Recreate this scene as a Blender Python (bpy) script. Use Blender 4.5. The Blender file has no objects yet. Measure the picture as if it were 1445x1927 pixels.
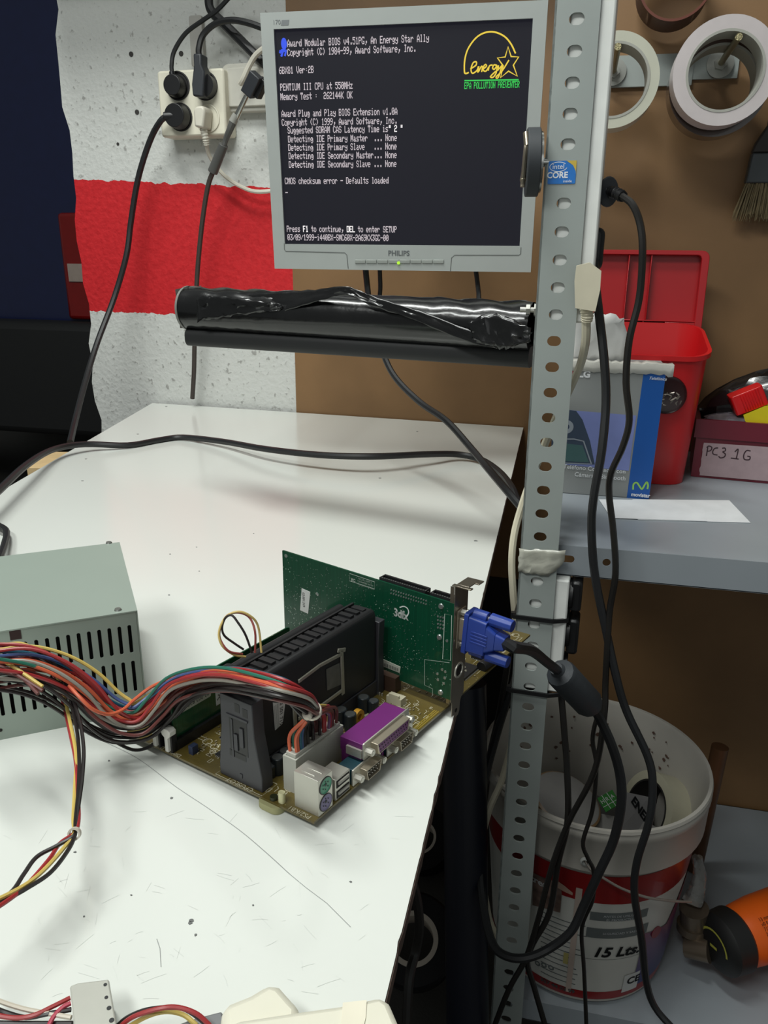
import bpy, bmesh, math, random
from mathutils import Vector, Matrix
random.seed(7)
scene = bpy.context.scene
COL = scene.collection
PI = math.pi

# ---------------------------------------------------------------- camera
F_PX, W_PX, H_PX = 1476.0, 1445.0, 1927.0
PITCH, ROLL, YAW = math.radians(18.5), 0.01, 0.22
CAM = Vector((0, 0, 0.335))
_cp, _sp, _cy, _sy = math.cos(PITCH), math.sin(PITCH), math.cos(YAW), math.sin(YAW)
FWD = Vector((-_sy*_cp, _cy*_cp, -_sp))
_r0 = Vector((_cy, _sy, 0)); _d0 = FWD.cross(_r0)
RIGHT = math.cos(ROLL)*_r0 - math.sin(ROLL)*_d0
DOWN = math.cos(ROLL)*_d0 + math.sin(ROLL)*_r0
cd = bpy.data.cameras.new('camera'); cam = bpy.data.objects.new('camera', cd); COL.objects.link(cam)
cd.sensor_fit = 'VERTICAL'; cd.sensor_height = 36.0; cd.lens = F_PX/H_PX*36.0
cd.clip_start = 0.01; cd.clip_end = 50
m = Matrix.Identity(4)
for i in range(3):
    m[i][0] = RIGHT[i]; m[i][1] = -DOWN[i]; m[i][2] = -FWD[i]; m[i][3] = CAM[i]
cam.matrix_world = m
scene.camera = cam

# ---------------------------------------------------------------- light and exposure
world = bpy.data.worlds.new('world'); scene.world = world; world.use_nodes = True
world.node_tree.nodes['Background'].inputs[0].default_value = (0.80, 0.86, 0.84, 1)
world.node_tree.nodes['Background'].inputs[1].default_value = 0.17
def area(name, loc, target, sx, sy, power, color=(1, 1, 1)):
    l = bpy.data.lights.new(name, 'AREA'); l.shape = 'RECTANGLE'; l.size = sx; l.size_y = sy
    l.energy = power; l.color = color
    o = bpy.data.objects.new(name, l); COL.objects.link(o); o.location = loc
    o.rotation_euler = (Vector(target)-Vector(loc)).to_track_quat('-Z', 'Y').to_euler(); return o
area('ceiling_tube_lamp', (-0.65, 0.55, 1.9), (-0.4, 0.95, 0), 1.3, 0.18, 28, (0.97, 1.0, 0.96))
area('ceiling_tube_lamp_rear', (-0.8, -0.7, 1.9), (0.0, 0.7, 0), 1.3, 0.25, 25, (0.97, 1.0, 0.97))
area('added_fill_light', (0.2, -1.9, 0.9), (0.0, 0.8, 0.2), 2.0, 1.2, 3.5, (0.97, 1.0, 1.0))  # broad fill lamp added behind the camera to brighten surfaces facing it
scene.view_settings.view_transform = 'Standard'
scene.view_settings.look = 'None'
scene.view_settings.gamma = 1.0
scene.view_settings.use_curve_mapping = False
scene.view_settings.exposure = 0.0

# ---------------------------------------------------------------- measuring helpers
def ray(x, y): return FWD + RIGHT*((x-W_PX/2)/F_PX) + DOWN*((y-H_PX/2)/F_PX)
def P(x, y, z=0.0):
    v = ray(x, y); return CAM + v*((z-CAM.z)/v.z)
def PY(x, y, Y):
    v = ray(x, y); return CAM + v*((Y-CAM.y)/v.y)
def PP(x, y, a, n):
    v = ray(x, y); return CAM + v*((a-CAM).dot(n)/v.dot(n))
WA = Vector((-0.066, 1.575, 0)); WN = Vector((0.0503, 0.9987, 0)).normalized()
WX = Vector((0.9987, -0.0503, 0))
def PW(x, y, off=0.0): return PP(x, y, WA-WN*off, WN)

# ---------------------------------------------------------------- materials
def s2l(c): return tuple(((v/255)/12.92 if v/255 <= 0.04045 else ((v/255+0.055)/1.055)**2.4) for v in c)
_mats = {}
def mat(name, rgb, rough=0.5, metal=0.0, var=0.06, scale=30.0, bump=0.0, bscale=200.0, trans=0.0, coat=0.0, alpha=1.0, spec=0.5, sss=0.0):
    if name in _mats: return _mats[name]
    mt = bpy.data.materials.new(name); mt.use_nodes = True; nt = mt.node_tree; b = nt.nodes['Principled BSDF']
    c = s2l(rgb)
    tc = nt.nodes.new('ShaderNodeTexCoord')
    n = nt.nodes.new('ShaderNodeTexNoise'); n.inputs['Scale'].default_value = scale; n.inputs['Detail'].default_value = 4
    nt.links.new(tc.outputs['Object'], n.inputs['Vector'])
    r = nt.nodes.new('ShaderNodeValToRGB'); nt.links.new(n.outputs['Fac'], r.inputs[0])
    r.color_ramp.elements[0].position = 0.3; r.color_ramp.elements[1].position = 0.7
    r.color_ramp.elements[0].color = tuple(v*(1-var) for v in c)+(1,)
    r.color_ramp.elements[1].color = tuple(min(1, v*(1+var)) for v in c)+(1,)
    nt.links.new(r.outputs[0], b.inputs['Base Color'])
    b.inputs['Roughness'].default_value = rough; b.inputs['Metallic'].default_value = metal
    b.inputs['Specular IOR Level'].default_value = spec
    b.inputs['Transmission Weight'].default_value = trans; b.inputs['Coat Weight'].default_value = coat
    b.inputs['Alpha'].default_value = alpha
    if sss: b.inputs['Subsurface Weight'].default_value = sss; b.inputs['Subsurface Radius'].default_value = (.01, .01, .01)
    if bump:
        n2 = nt.nodes.new('ShaderNodeTexNoise'); n2.inputs['Scale'].default_value = bscale; n2.inputs['Detail'].default_value = 5
        nt.links.new(tc.outputs['Object'], n2.inputs['Vector'])
        bp_ = nt.nodes.new('ShaderNodeBump'); bp_.inputs['Strength'].default_value = bump; bp_.inputs['Distance'].default_value = 0.002
        nt.links.new(n2.outputs['Fac'], bp_.inputs['Height']); nt.links.new(bp_.outputs[0], b.inputs['Normal'])
    _mats[name] = mt; return mt
def emis(name, rgb, strength=1.0):
    if name in _mats: return _mats[name]
    mt = bpy.data.materials.new(name); mt.use_nodes = True; nt = mt.node_tree; b = nt.nodes['Principled BSDF']
    b.inputs['Base Color'].default_value = (.003, .003, .004, 1); b.inputs['Roughness'].default_value = 0.55; b.inputs['Specular IOR Level'].default_value = 0.25
    b.inputs['Emission Color'].default_value = s2l(rgb)+(1,); b.inputs['Emission Strength'].default_value = strength
    _mats[name] = mt; return mt

# ---------------------------------------------------------------- mesh building
class MB:
    def __init__(s, M=None): s.v = []; s.f = []; s.m = []; s.M = M or Matrix.Identity(4); s.mi = 0
    def add(s, vs, fs, M=None):
        M = M or s.M; k = len(s.v)
        s.v += [M @ Vector(v) for v in vs]; s.f += [[k+i for i in f] for f in fs]; s.m += [s.mi]*len(fs); return s
    def box(s, x0, x1, y0, y1, z0, z1, M=None):
        return s.add([(x, y, z) for z in (z0, z1) for y in (y0, y1) for x in (x0, x1)],
                     [(0, 2, 3, 1), (4, 5, 7, 6), (0, 1, 5, 4), (2, 6, 7, 3), (0, 4, 6, 2), (1, 3, 7, 5)], M)
    def rbox(s, x0, x1, y0, y1, z0, z1, r=0.002, n=4, M=None):
        "box whose outline in x,y has rounded corners"
        return s.prism(rrect(x0, x1, y0, y1, r, n), z0, z1, M)
    def prism(s, poly, z0, z1, M=None, top=None):
        n = len(poly); top = top or poly
        vs = [(x, y, z0) for x, y in poly]+[(x, y, z1) for x, y in top]
        fs = [list(range(n))[::-1], list(range(n, 2*n))]+[(i, (i+1) % n, n+(i+1) % n, n+i) for i in range(n)]
        return s.add(vs, fs, M)
    def quad(s, a, b, c, d, M=None): return s.add([a, b, c, d], [(0, 1, 2, 3)], M)
    def cyl(s, a, b, r, r2=None, n=20, M=None, cap=True):
        a = Vector(a); b = Vector(b); r2 = r if r2 is None else r2
        w = (b-a).normalized(); u = w.orthogonal().normalized(); v = w.cross(u)
        vs = [a+(u*math.cos(t)+v*math.sin(t))*r for t in [2*PI*i/n for i in range(n)]]+[b+(u*math.cos(t)+v*math.sin(t))*r2 for t in [2*PI*i/n for i in range(n)]]
        fs = [(i, (i+1) % n, n+(i+1) % n, n+i) for i in range(n)]
        if cap: fs += [list(range(n))[::-1], list(range(n, 2*n))]
        return s.add(vs, fs, M)
    def tube(s, pts, r, n=10, M=None, smooth=5, cap=True, rr=None):
        pts = spline(pts, smooth) if smooth else [Vector(p) for p in pts]
        ups = None; vs = []; k = len(pts)
        for i, p in enumerate(pts):
            t = (pts[min(i+1, k-1)]-pts[max(i-1, 0)])
            if t.length < 1e-9: t = Vector((0, 0, 1))
            t.normalize()
            if ups is None: ups = t.orthogonal().normalized()
            ups = (ups-t*ups.dot(t)).normalized(); w = t.cross(ups)
            q = r if rr is None else rr(i/(k-1))
            vs += [p+(ups*math.cos(a)+w*math.sin(a))*q for a in [2*PI*j/n for j in range(n)]]
        fs = [(i*n+j, i*n+(j+1) % n, (i+1)*n+(j+1) % n, (i+1)*n+j) for i in range(k-1) for j in range(n)]
        if cap: fs += [list(range(n))[::-1], list(range((k-1)*n, k*n))]
        return s.add(vs, fs, M)
    def lathe(s, prof, n=48, M=None, a0=0, a1=2*PI):
        full = abs(a1-a0-2*PI) < 1e-6; c = n if full else n+1; k = len(prof)
        vs = [(r*math.cos(a0+(a1-a0)*i/n), r*math.sin(a0+(a1-a0)*i/n), z) for i in range(c) for r, z in prof]
        fs = [(i*k+j, ((i+1) % c)*k+j, ((i+1) % c)*k+j+1, i*k+j+1) for i in range(n) for j in range(k-1)]
        return s.add(vs, fs, M)
    def ribbon(s, pts, w, z=0.0, M=None, closed=False, smooth=0):
        "flat line of width w in the local x,y plane"
        if smooth: pts = [(p.x, p.y) for p in spline([(a, b, 0) for a, b in pts], smooth)]
        n = len(pts); vs = []; 
        for i in range(n):
            a = Vector(pts[(i-1) % n if closed else max(i-1, 0)]); b = Vector(pts[(i+1) % n if closed else min(i+1, n-1)])
            t = (b-a); t = t.normalized() if t.length > 1e-9 else Vector((1, 0)); q = Vector((-t.y, t.x))*w/2; p = Vector(pts[i])
            vs += [(p.x+q.x, p.y+q.y, z), (p.x-q.x, p.y-q.y, z)]
        fs = [(2*i, 2*i+1, (2*i+3) % (2*n), (2*i+2) % (2*n)) for i in range(n if closed else n-1)]
        return s.add(vs, fs, M)
    def holeplate(s, x0, x1, y0, y1, hole, z0, z1, M=None):
        "rectangular plate cell with one hole (hole = loop of points counter-clockwise)"
        n = len(hole); outer = []
        cx = sum(h[0] for h in hole)/n; cy = sum(h[1] for h in hole)/n
        for hx, hy in hole:
            dx, dy = hx-cx, hy-cy; t = min([(x1-cx)/dx if dx > 1e-9 else (x0-cx)/dx if dx < -1e-9 else 1e9, (y1-cy)/dy if dy > 1e-9 else (y0-cy)/dy if dy < -1e-9 else 1e9])
            outer.append([cx+dx*t, cy+dy*t])
        for c in ((x0, y0), (x1, y0), (x1, y1), (x0, y1)):
            o = min(outer, key=lambda q: (q[0]-c[0])**2+(q[1]-c[1])**2); o[0], o[1] = c
        vs = [(x, y, z) for z in (z0, z1) for loop in (outer, hole) for x, y in loop]; fs = []
        for i in range(n):
            j = (i+1) % n
            fs += [(2*n+i, 2*n+j, 3*n+j, 3*n+i), (j, i, n+i, n+j), (n+i, 3*n+i, 3*n+j, n+j), (i, j, 2*n+j, 2*n+i)]
        return s.add(vs, fs, M)
    def annulus(s, r0, r1, z, n=32, M=None):
        vs = [(r*math.cos(2*PI*i/n), r*math.sin(2*PI*i/n), z) for i in range(n) for r in (r0, r1)]
        return s.add(vs, [(2*i, 2*i+1, (2*i+3) % (2*n), (2*i+2) % (2*n)) for i in range(n)], M)
    def blob(s, c, rx, ry, rz, n=14, k=9, jit=0.0, M=None):
        vs = []; 
        for i in range(k+1):
            ph = PI*i/k
            for j in range(n):
                t = 2*PI*j/n; q = 1+random.uniform(-jit, jit)
                vs.append((c[0]+rx*q*math.sin(ph)*math.cos(t), c[1]+ry*q*math.sin(ph)*math.sin(t), c[2]+rz*q*math.cos(ph)))
        return s.add(vs, [(i*n+j, (i+1)*n+j, (i+1)*n+(j+1) % n, i*n+(j+1) % n) for i in range(k) for j in range(n)], M)
def spline(pts, k=5):
    pts = [Vector(p) for p in pts]
    if len(pts) < 3: return pts
    out = []; q = [2*pts[0]-pts[1]]+pts+[2*pts[-1]-pts[-2]]
    for i in range(1, len(q)-2):
        a, b, c, d = q[i-1:i+3]
        for j in range(k):
            t = j/k; out.append(0.5*((2*b)+(c-a)*t+(2*a-5*b+4*c-d)*t*t+(3*b-a-3*c+d)*t**3))
    return out+[pts[-1]]
def rrect(x0, x1, y0, y1, r, n=4):
    out = []
    for cx, cy, a in ((x1-r, y0+r, -PI/2), (x1-r, y1-r, 0), (x0+r, y1-r, PI/2), (x0+r, y0+r, PI)):
        out += [(cx+r*math.cos(a+PI/2*i/n), cy+r*math.sin(a+PI/2*i/n)) for i in range(n+1)]
    return out
def circ(cx, cy, r, n=16, ry=None): return [(cx+r*math.cos(2*PI*i/n), cy+(ry or r)*math.sin(2*PI*i/n)) for i in range(n)]
def frame(o, x, y, z):
    M = Matrix.Identity(4)
    for i in range(3): M[i][0] = x[i]; M[i][1] = y[i]; M[i][2] = z[i]; M[i][3] = o[i]
    return M
def frm(o, x, up):
    "frame with x axis along x, y along up, z = outward normal x cross up"
    x = Vector(x).normalized(); up = Vector(up); z = x.cross(up).normalized(); return frame(o, x, z.cross(x), z)
def aframe(a, b):
    "frame whose z axis runs from a to b"
    a = Vector(a); w = (Vector(b)-a).normalized(); u = w.orthogonal().normalized(); return frame(a, u, w.cross(u), w)

ROOT = {}
def thing(name, label, cat, loc, group=None):
    o = bpy.data.objects.new(name, None); COL.objects.link(o); o.location = loc; o.empty_display_size = 0.02
    o['label'] = label; o['category'] = cat
    if group: o['group'] = group
    ROOT[o.name] = Vector(loc); return o
def tag(o, label, cat, group=None):
    o['label'] = label; o['category'] = cat
    if group: o['group'] = group
    return o
def obj(name, mb, mats, parent=None, label=None, bevel=0.0, solid=0.0, flat=False, loc=None, sharp=35, sub=0, noise=None):
    me = bpy.data.meshes.new(name); base = ROOT[parent.name] if parent else Vector(loc if loc is not None else _base(mb))
    me.from_pydata([v-base for v in mb.v], [], mb.f); mats = mats if isinstance(mats, (list, tuple)) else [mats]
    for q in mats: me.materials.append(q)
    me.polygons.foreach_set('material_index', mb.m); me.update()
    o = bpy.data.objects.new(name, me); COL.objects.link(o)
    if not flat:
        me.polygons.foreach_set('use_smooth', [True]*len(me.polygons)); me.set_sharp_from_angle(angle=math.radians(sharp))
    if parent: o.parent = parent
    else: o.location = base
    ROOT[o.name] = base
    if label: o['label'] = label
    if solid: d = o.modifiers.new('solid', 'SOLIDIFY'); d.thickness = solid; d.offset = 0
    if bevel: d = o.modifiers.new('bevel', 'BEVEL'); d.width = bevel; d.segments = 2; d.limit_method = 'ANGLE'; d.angle_limit = 0.6
    if sub: d = o.modifiers.new('sub', 'SUBSURF'); d.levels = sub; d.render_levels = sub
    return o
def _base(mb):
    n = len(mb.v); z = min(v.z for v in mb.v)
    return (sum(v.x for v in mb.v)/n, sum(v.y for v in mb.v)/n, z)
def struct(name, mb, mats, **k):
    o = obj(name, mb, mats, **k); o['kind'] = 'structure'; return o
def txt(name, s, size, M, mt, parent, align='LEFT', shear=0.0, label=None, sx=1.0, bold=0.0, mb=None):
    "solid lettering from Blender's built-in font, x along the line, z out of the surface"
    cu = bpy.data.curves.new(name, 'FONT'); cu.body = s; cu.size = size; cu.align_x = align; cu.shear = shear
    cu.offset = bold; cu.resolution_u = 3; cu.extrude = 0.00012
    t = bpy.data.objects.new(name, cu); COL.objects.link(t); dg = bpy.context.evaluated_depsgraph_get(); dg.update()
    me = bpy.data.meshes.new_from_object(t.evaluated_get(dg)); bpy.data.objects.remove(t)
    out = mb or MB()
    out.add([(v.co.x*sx, v.co.y, v.co.z) for v in me.vertices], [list(p.vertices) for p in me.polygons], M)
    bpy.data.meshes.remove(me)
    if mb: return mb
    return obj(name, out, mt, parent, label=label, flat=True)

# 5 x 7 dot-matrix letters for the screen
FONT = {' ':'0000000000','"':'0007000700','(':'001C224100',')':'0041221C00',',':'0080703000','-':'0808080808','.':'0000606000','/':'2010080402',
'0':'3E5149453E','1':'00427F4000','2':'7249494946','3':'2141494D33','4':'1814127F10','5':'2745454539','6':'3C4A494931','7':'4121110907','8':'3649494936','9':'464949291E',':':'0000140000',
'A':'7C1211127C','B':'7F49494936','C':'3E41414122','D':'7F4141413E','E':'7F49494941','F':'7F09090901','G':'3E41415173','H':'7F0808087F','I':'00417F4100','K':'7F08142241','L':'7F40404040',
'M':'7F021C027F','N':'7F0408107F','O':'3E4141413E','P':'7F09090906','R':'7F09192946','S':'2649494932','T':'03017F0103','U':'3F4040403F','V':'1F2040201F','X':'6314081463','z':'4464544C44',
'a':'2054547840','b':'7F28444438','c':'3844444428','d':'384444287F','e':'3854545418','f':'00087E0902','g':'18A4A49C78','h':'7F08040478','i':'00447D4000','k':'7F10284400','l':'00417F4000',
'm':'7C04780478','n':'7C08040478','o':'3844444438','p':'FC18242418','r':'7C08040408','s':'4854545424','t':'04043F4424','u':'3C4040207C','v':'1C2040201C','w':'3C4030403C','x':'4428102844','y':'4C9090907C','_':'4040404040'}
def dots(mb, s, x, y, cw, dh, z, M, bold=1.0):
    "x,y = left and top of the line; cw = advance of one character; dh = height of a dot"
    dw = cw/6.0
    for k, ch in enumerate(s):
        g = FONT.get(ch)
        if not g: continue
        for c in range(5):
            b = int(g[2*c:2*c+2], 16); r = 0
            while r < 8:
                if b >> r & 1:
                    e = r
                    while e < 8 and b >> e & 1: e += 1
                    X = x+k*cw+c*dw; mb.quad((X, y-e*dh, z), (X+dw*1.15*bold, y-e*dh, z), (X+dw*1.15*bold, y-r*dh, z), (X, y-r*dh, z), M); r = e
                else: r += 1

# ================================================================ the room
M_floor = mat('concrete_floor', (70, 68, 64), 0.9, bump=0.3)
struct('floor', MB().box(-4, 2.2, -1.5, 5.2, -0.82, -0.80), M_floor)
struct('wall_far', MB().box(-4, 2.2, 5.2, 5.3, -0.80, 2.4), mat('far_wall_brown', (38, 30, 26), 0.9))
def plaster():
    mt = bpy.data.materials.new('painted_plaster'); mt.use_nodes = True; nt = mt.node_tree; b = nt.nodes['Principled BSDF']
    N = nt.nodes.new; L = nt.links.new
    tc = N('ShaderNodeTexCoord'); sep = N('ShaderNodeSeparateXYZ'); L(tc.outputs['Object'], sep.inputs[0])
    def math_(op, a, c=None):
        q = N('ShaderNodeMath'); q.operation = op
        for i, w in enumerate((a, c)):
            if w is None: continue
            if isinstance(w, (int, float)): q.inputs[i].default_value = w
            else: L(w, q.inputs[i])
        return q.outputs[0]
    ns = N('ShaderNodeTexNoise'); ns.inputs['Scale'].default_value = 45; ns.inputs['Detail'].default_value = 3; L(tc.outputs['Object'], ns.inputs['Vector'])
    wob = math_('MULTIPLY', math_('SUBTRACT', ns.outputs['Fac'], 0.5), 0.016)
    top = math_('ADD', math_('MULTIPLY', sep.outputs['X'], -0.0465), 0.4226)
    bot = math_('ADD', math_('MULTIPLY', sep.outputs['X'], -0.011), 0.187)
    z = math_('ADD', sep.outputs['Z'], wob)
    red = math_('MULTIPLY', math_('LESS_THAN', z, top), math_('GREATER_THAN', z, bot))
    # grey specks where the white paint missed the pits
    sp = N('ShaderNodeTexNoise'); sp.inputs['Scale'].default_value = 95; sp.inputs['Detail'].default_value = 6; L(tc.outputs['Object'], sp.inputs['Vector'])
    big = N('ShaderNodeTexNoise'); big.inputs['Scale'].default_value = 4; L(tc.outputs['Object'], big.inputs['Vector'])
    rs = N('ShaderNodeValToRGB'); L(math_('ADD', sp.outputs['Fac'], math_('MULTIPLY', big.outputs['Fac'], 0.16)), rs.inputs[0])
    rs.color_ramp.elements[0].position = 0.70; rs.color_ramp.elements[0].color = s2l((205, 207, 203))+(1,)
    rs.color_ramp.elements[1].position = 0.78; rs.color_ramp.elements[1].color = s2l((158, 158, 154))+(1,)
    rr = N('ShaderNodeValToRGB'); L(sp.outputs['Fac'], rr.inputs[0])
    rr.color_ramp.elements[0].position = 0.3; rr.color_ramp.elements[0].color = s2l((190, 18, 28))+(1,)
    rr.color_ramp.elements[1].position = 0.7; rr.color_ramp.elements[1].color = s2l((206, 28, 36))+(1,)
    mx = N('ShaderNodeMix'); mx.data_type = 'RGBA'; L(red, mx.inputs['Factor']); L(rs.outputs[0], mx.inputs['A']); L(rr.outputs[0], mx.inputs['B'])
    L(mx.outputs['Result'], b.inputs['Base Color']); b.inputs['Roughness'].default_value = 0.75
    bu = N('ShaderNodeBump'); bu.inputs['Strength'].default_value = 0.55; bu.inputs['Distance'].default_value = 0.004
    L(math_('ADD', sp.outputs['Fac'], math_('MULTIPLY', big.outputs['Fac'], 0.6)), bu.inputs['Height']); L(bu.outputs[0], b.inputs['Normal'])
    return mt
M_pl = plaster()
# plaster wall: its left end is a rough corner
WF = frame(WA, WX, Vector((0, 0, 1)), -WN)          # local x along wall, y up, z towards the room
edge = []
for i in range(60):
    zz = -0.80+i*2.6/59; edge.append((-0.988+0.006*math.sin(i*0.9)+0.004*math.sin(i*2.3)+random.uniform(-.0015, .0015), zz))
struct('wall_back', MB(WF).prism([(1.6, -0.80), (1.6, 1.8)]+edge[::-1], -0.16, 0.0), M_pl, loc=(0, 0, 0), flat=True)
# overhead ledge on the wall above the picture; it shades the top of the wall
t = MB(WF).box(-0.988, 0.75, 0.92, 0.98, 0.001, 0.23)
struct('trim_1', t, mat('ledge_paint', (150, 148, 142), 0.8))
# drilled holes in the plaster
mh = mat('drill_hole', (60, 58, 56), 0.9)
for i, (px, py) in enumerate(((247, 102), (341, 101), (258, 211), (222, 271))):
    c = PW(px, py); h = MB(frame(c-WN*0.0005, WX, Vector((0, 0, 1)), -WN)); h.prism(circ(0, 0, 0.0048 if i < 3 else .003, 12), -0.002, 0.0006)
    struct('trim_2', h, mh)
# brown hardboard: left sheet on the wall, right sheet at the back of the shelving
M_hb = mat('hardboard_brown', (128, 97, 63), 0.55, var=0.13, scale=6, bump=0.05, bscale=400)
hb = MB(WF).box(-0.487, 0.62, -0.33, 1.2, 0.0005, 0.006)
struct('shade_panel_back', MB(WF).box(-0.98, 0.62, -0.80, -0.331, 0.0005, 0.012), mat('painted_shade_dark', (24, 22, 22), 0.8))  # dark sheet under the hardboard; its colour stands in for shade below the bench
tag(obj('hardboard_sheet', hb, M_hb), 'brown hardboard sheet on the wall behind the monitor and roll', 'board')
hb2 = MB().box(0.028, 1.0, 1.275, 1.281, -0.80, 1.1)
tag(obj('hardboard_sheet', hb2, M_hb), 'brown hardboard back sheet behind the tape rolls and red containers', 'board')

tag(obj('hardboard_sheet', MB().box(0.028, 0.034, 1.283, 1.545, -0.80, 1.1), M_hb), 'narrow brown hardboard return sheet hidden behind the upright', 'board')

# ================================================================ dark blue vehicle in the next bay
car = thing('car', 'dark blue vehicle with red tail lamp parked beyond the wall edge', 'car', (-2.4, 2.9, -0.80))
bp = MB()
body = [(-3.4, -.02), (-3.4, 1.1), (-3.2, 1.6), (-2.0, 1.62), (-1.72, 1.5), (-1.58, .8), (-1.56, .3), (-1.58, -.02)]
bp.prism([(x, z) for x, z in body], 0, 2.0, frame((0, 2.95, 0), Vector((1, 0, 0)), Vector((0, 0, 1)), Vector((0, -1, 0))) @ Matrix.Translation((0, 0, -2.0)))
obj('body', bp, mat('car_blue', (14, 24, 64), 0.35, coat=0.3), car, bevel=0.05)
b = MB(); b.rbox(-3.45, -1.54, 2.84, 3.2, -0.42, 0.045, 0.06, 5)
obj('bumper', b, mat('car_black_plastic', (22, 23, 24), 0.65), car, bevel=0.03)
lampm = MB()
l0, l1 = PY(108, 400, 2.93), PY(175, 602, 2.93)
lampm.box(l0.x, l1.x+.02, 2.92, 2.97, l1.z, l0.z); tl = obj('tail_lamp', lampm, mat('lamp_red', (120, 12, 10), 0.25), car, bevel=0.015, label='red tail lamp')
q0, q1 = PY(128, 496, 2.92), PY(152, 530, 2.92)
obj('reflector', MB().box(q0.x, q1.x+.03, 2.913, 2.925, q1.z, q0.z), mat('lamp_clear', (165, 150, 140), 0.3), tl)
obj('wheel', MB().cyl((-1.62, 3.6, -.48), (-1.9, 3.6, -.48), .31, n=32), mat('tyre', (20, 20, 20), .8), car)
for dy in (3.6, 4.6): obj('wheel', MB().cyl((-3.4, dy, -.48), (-3.15, dy, -.48), .31, n=32), mat('tyre', (20, 20, 20), .8), car)

# ================================================================ workbench
M_lam = mat('white_laminate', (222, 225, 219), 0.17, var=0.012, scale=3, bump=0.012, bscale=60, spec=0.5)
M_edge = mat('bench_edge_brown', (92, 74, 66), 0.7, var=0.3, scale=60, bump=0.4)
wb = thing('workbench', 'white laminate workbench with chipped brown edge filling the foreground', 'table', (-0.4, 0.8, -0.80))
# right edge with small chips
re = []
for i in range(240):
    Y = 0.02+i*(1.546/239); x = -0.0578-(Y-0.28)*0.0066+random.choice((0, 0, 0, 0, .0003, -.0007, 0))*min(1, .35/Y); re.append((x, Y))
top = MB(); poly = re+[(-0.9, 1.6065), (-0.773, 0.93), (-0.62, 0.02)]
top.prism(poly, -0.0012, 0.0)
obj('top_sheet', top, M_lam, wb, flat=True)
core = MB(); core.prism([(x+(0.0006 if i < 240 else 0), y) for i, (x, y) in enumerate(poly)], -0.010, -0.0013)
obj('board', core, M_edge, wb, flat=True)
M_leg = mat('bench_frame_black', (28, 28, 32), 0.5)
obj('apron', MB().box(-0.56, -0.12, 0.08, 0.11, -0.08, -0.0105), M_leg, wb)
obj('apron', MB().box(-0.80, -0.12, 1.48, 1.51, -0.08, -0.0105), M_leg, wb)
for x, y in ((-0.58, 0.08), (-0.16, 0.08), (-0.82, 1.47), (-0.16, 1.47)):
    obj('leg', MB().rbox(x, x+.04, y, y+.04, -0.80, -0.0105, .004), M_leg, wb)
# pencil line, scratches and specks on the laminate
M_mark = mat('pencil_grey', (150, 152, 150), 0.8)
ml = MB()
pl_ = [(165, 1382), (205, 1400), (260, 1428), (330, 1480), (390, 1520), (450, 1562), (500, 1604), (545, 1645)]
ml.ribbon([tuple(P(*q)[:2]) for q in pl_], 0.0005, 0.0001, smooth=4)
ml.ribbon([tuple(P(*q)[:2]) for q in ((545, 1645), (575, 1670), (615, 1700), (660, 1745))], 0.0004, 0.0001)
ml.ribbon([tuple(P(*q)[:2]) for q in ((295, 1767), (301, 1785), (303, 1820))], 0.0004, 0.0001)
obj('pencil_line', ml, M_mark, wb, flat=True)
sp = MB()
for px, py, r in ((323, 1502, .0012), (360, 1733, .0014), (358, 1737, .0013), (141, 1604, .0009), (368, 1760, .0009), (895, 1018, .0024), (660, 1660, .0008), (476, 1704, .0006), (313, 765, .003), (259, 817, .003), (162, 864, .002), (155, 905, .002), (715, 900, .002), (477, 704+300, .001), (320, 1043, .0014), (205, 1432, .0008), (318, 1120, .001), (785, 812, .0025), (247, 1685, .0006), (158, 1725, .0006), (370, 1030, .001), (375, 1075, .001)):
    c = P(px, py); sp.prism([(c.x+r*math.cos(a)*random.uniform(.6, 1.2), c.y+r*math.sin(a)*random.uniform(.5, 1)) for a in [k*PI/4 for k in range(8)]], 0.0001, 0.0004)
obj('speck', sp, mat('dark_speck', (112, 114, 112), 0.8), wb, flat=True)['kind'] = 'stuff'
sc = MB(); random.seed(11)
for i in range(110):
    c = P(random.uniform(20, 800), random.uniform(1500, 1880))
    if c.x > -0.075 or c.y < .05: continue
    a = random.uniform(0, PI); ln = random.uniform(.002, .012); q = Vector((math.cos(a), math.sin(a)))*ln
    sc.ribbon([(c.x, c.y), (c.x+q.x*.5, c.y+q.y*.5+random.uniform(-.0005, .0005)), (c.x+q.x, c.y+q.y)], random.uniform(.00012, .0003), 0.00012)
obj('scratch', sc, mat('scratch_grey', (208, 211, 206), 0.4), wb, flat=True)['kind'] = 'stuff'
# timber block under the far left edge
c0 = P(50, 880, -0.02)
wbk = MB(frame((c0.x, c0.y, -0.06), Vector((.97, .24, 0)), Vector((-.24, .97, 0)), Vector((0, 0, 1))))
wbk.box(0, .16, 0, .11, 0.0, 0.04)
tag(obj('timber_block', wbk, mat('raw_pine', (205, 178, 132), 0.7, var=.12, scale=20), bevel=0.001), 'pale raw pine block sticking out under the bench far left edge', 'wood block')

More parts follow.
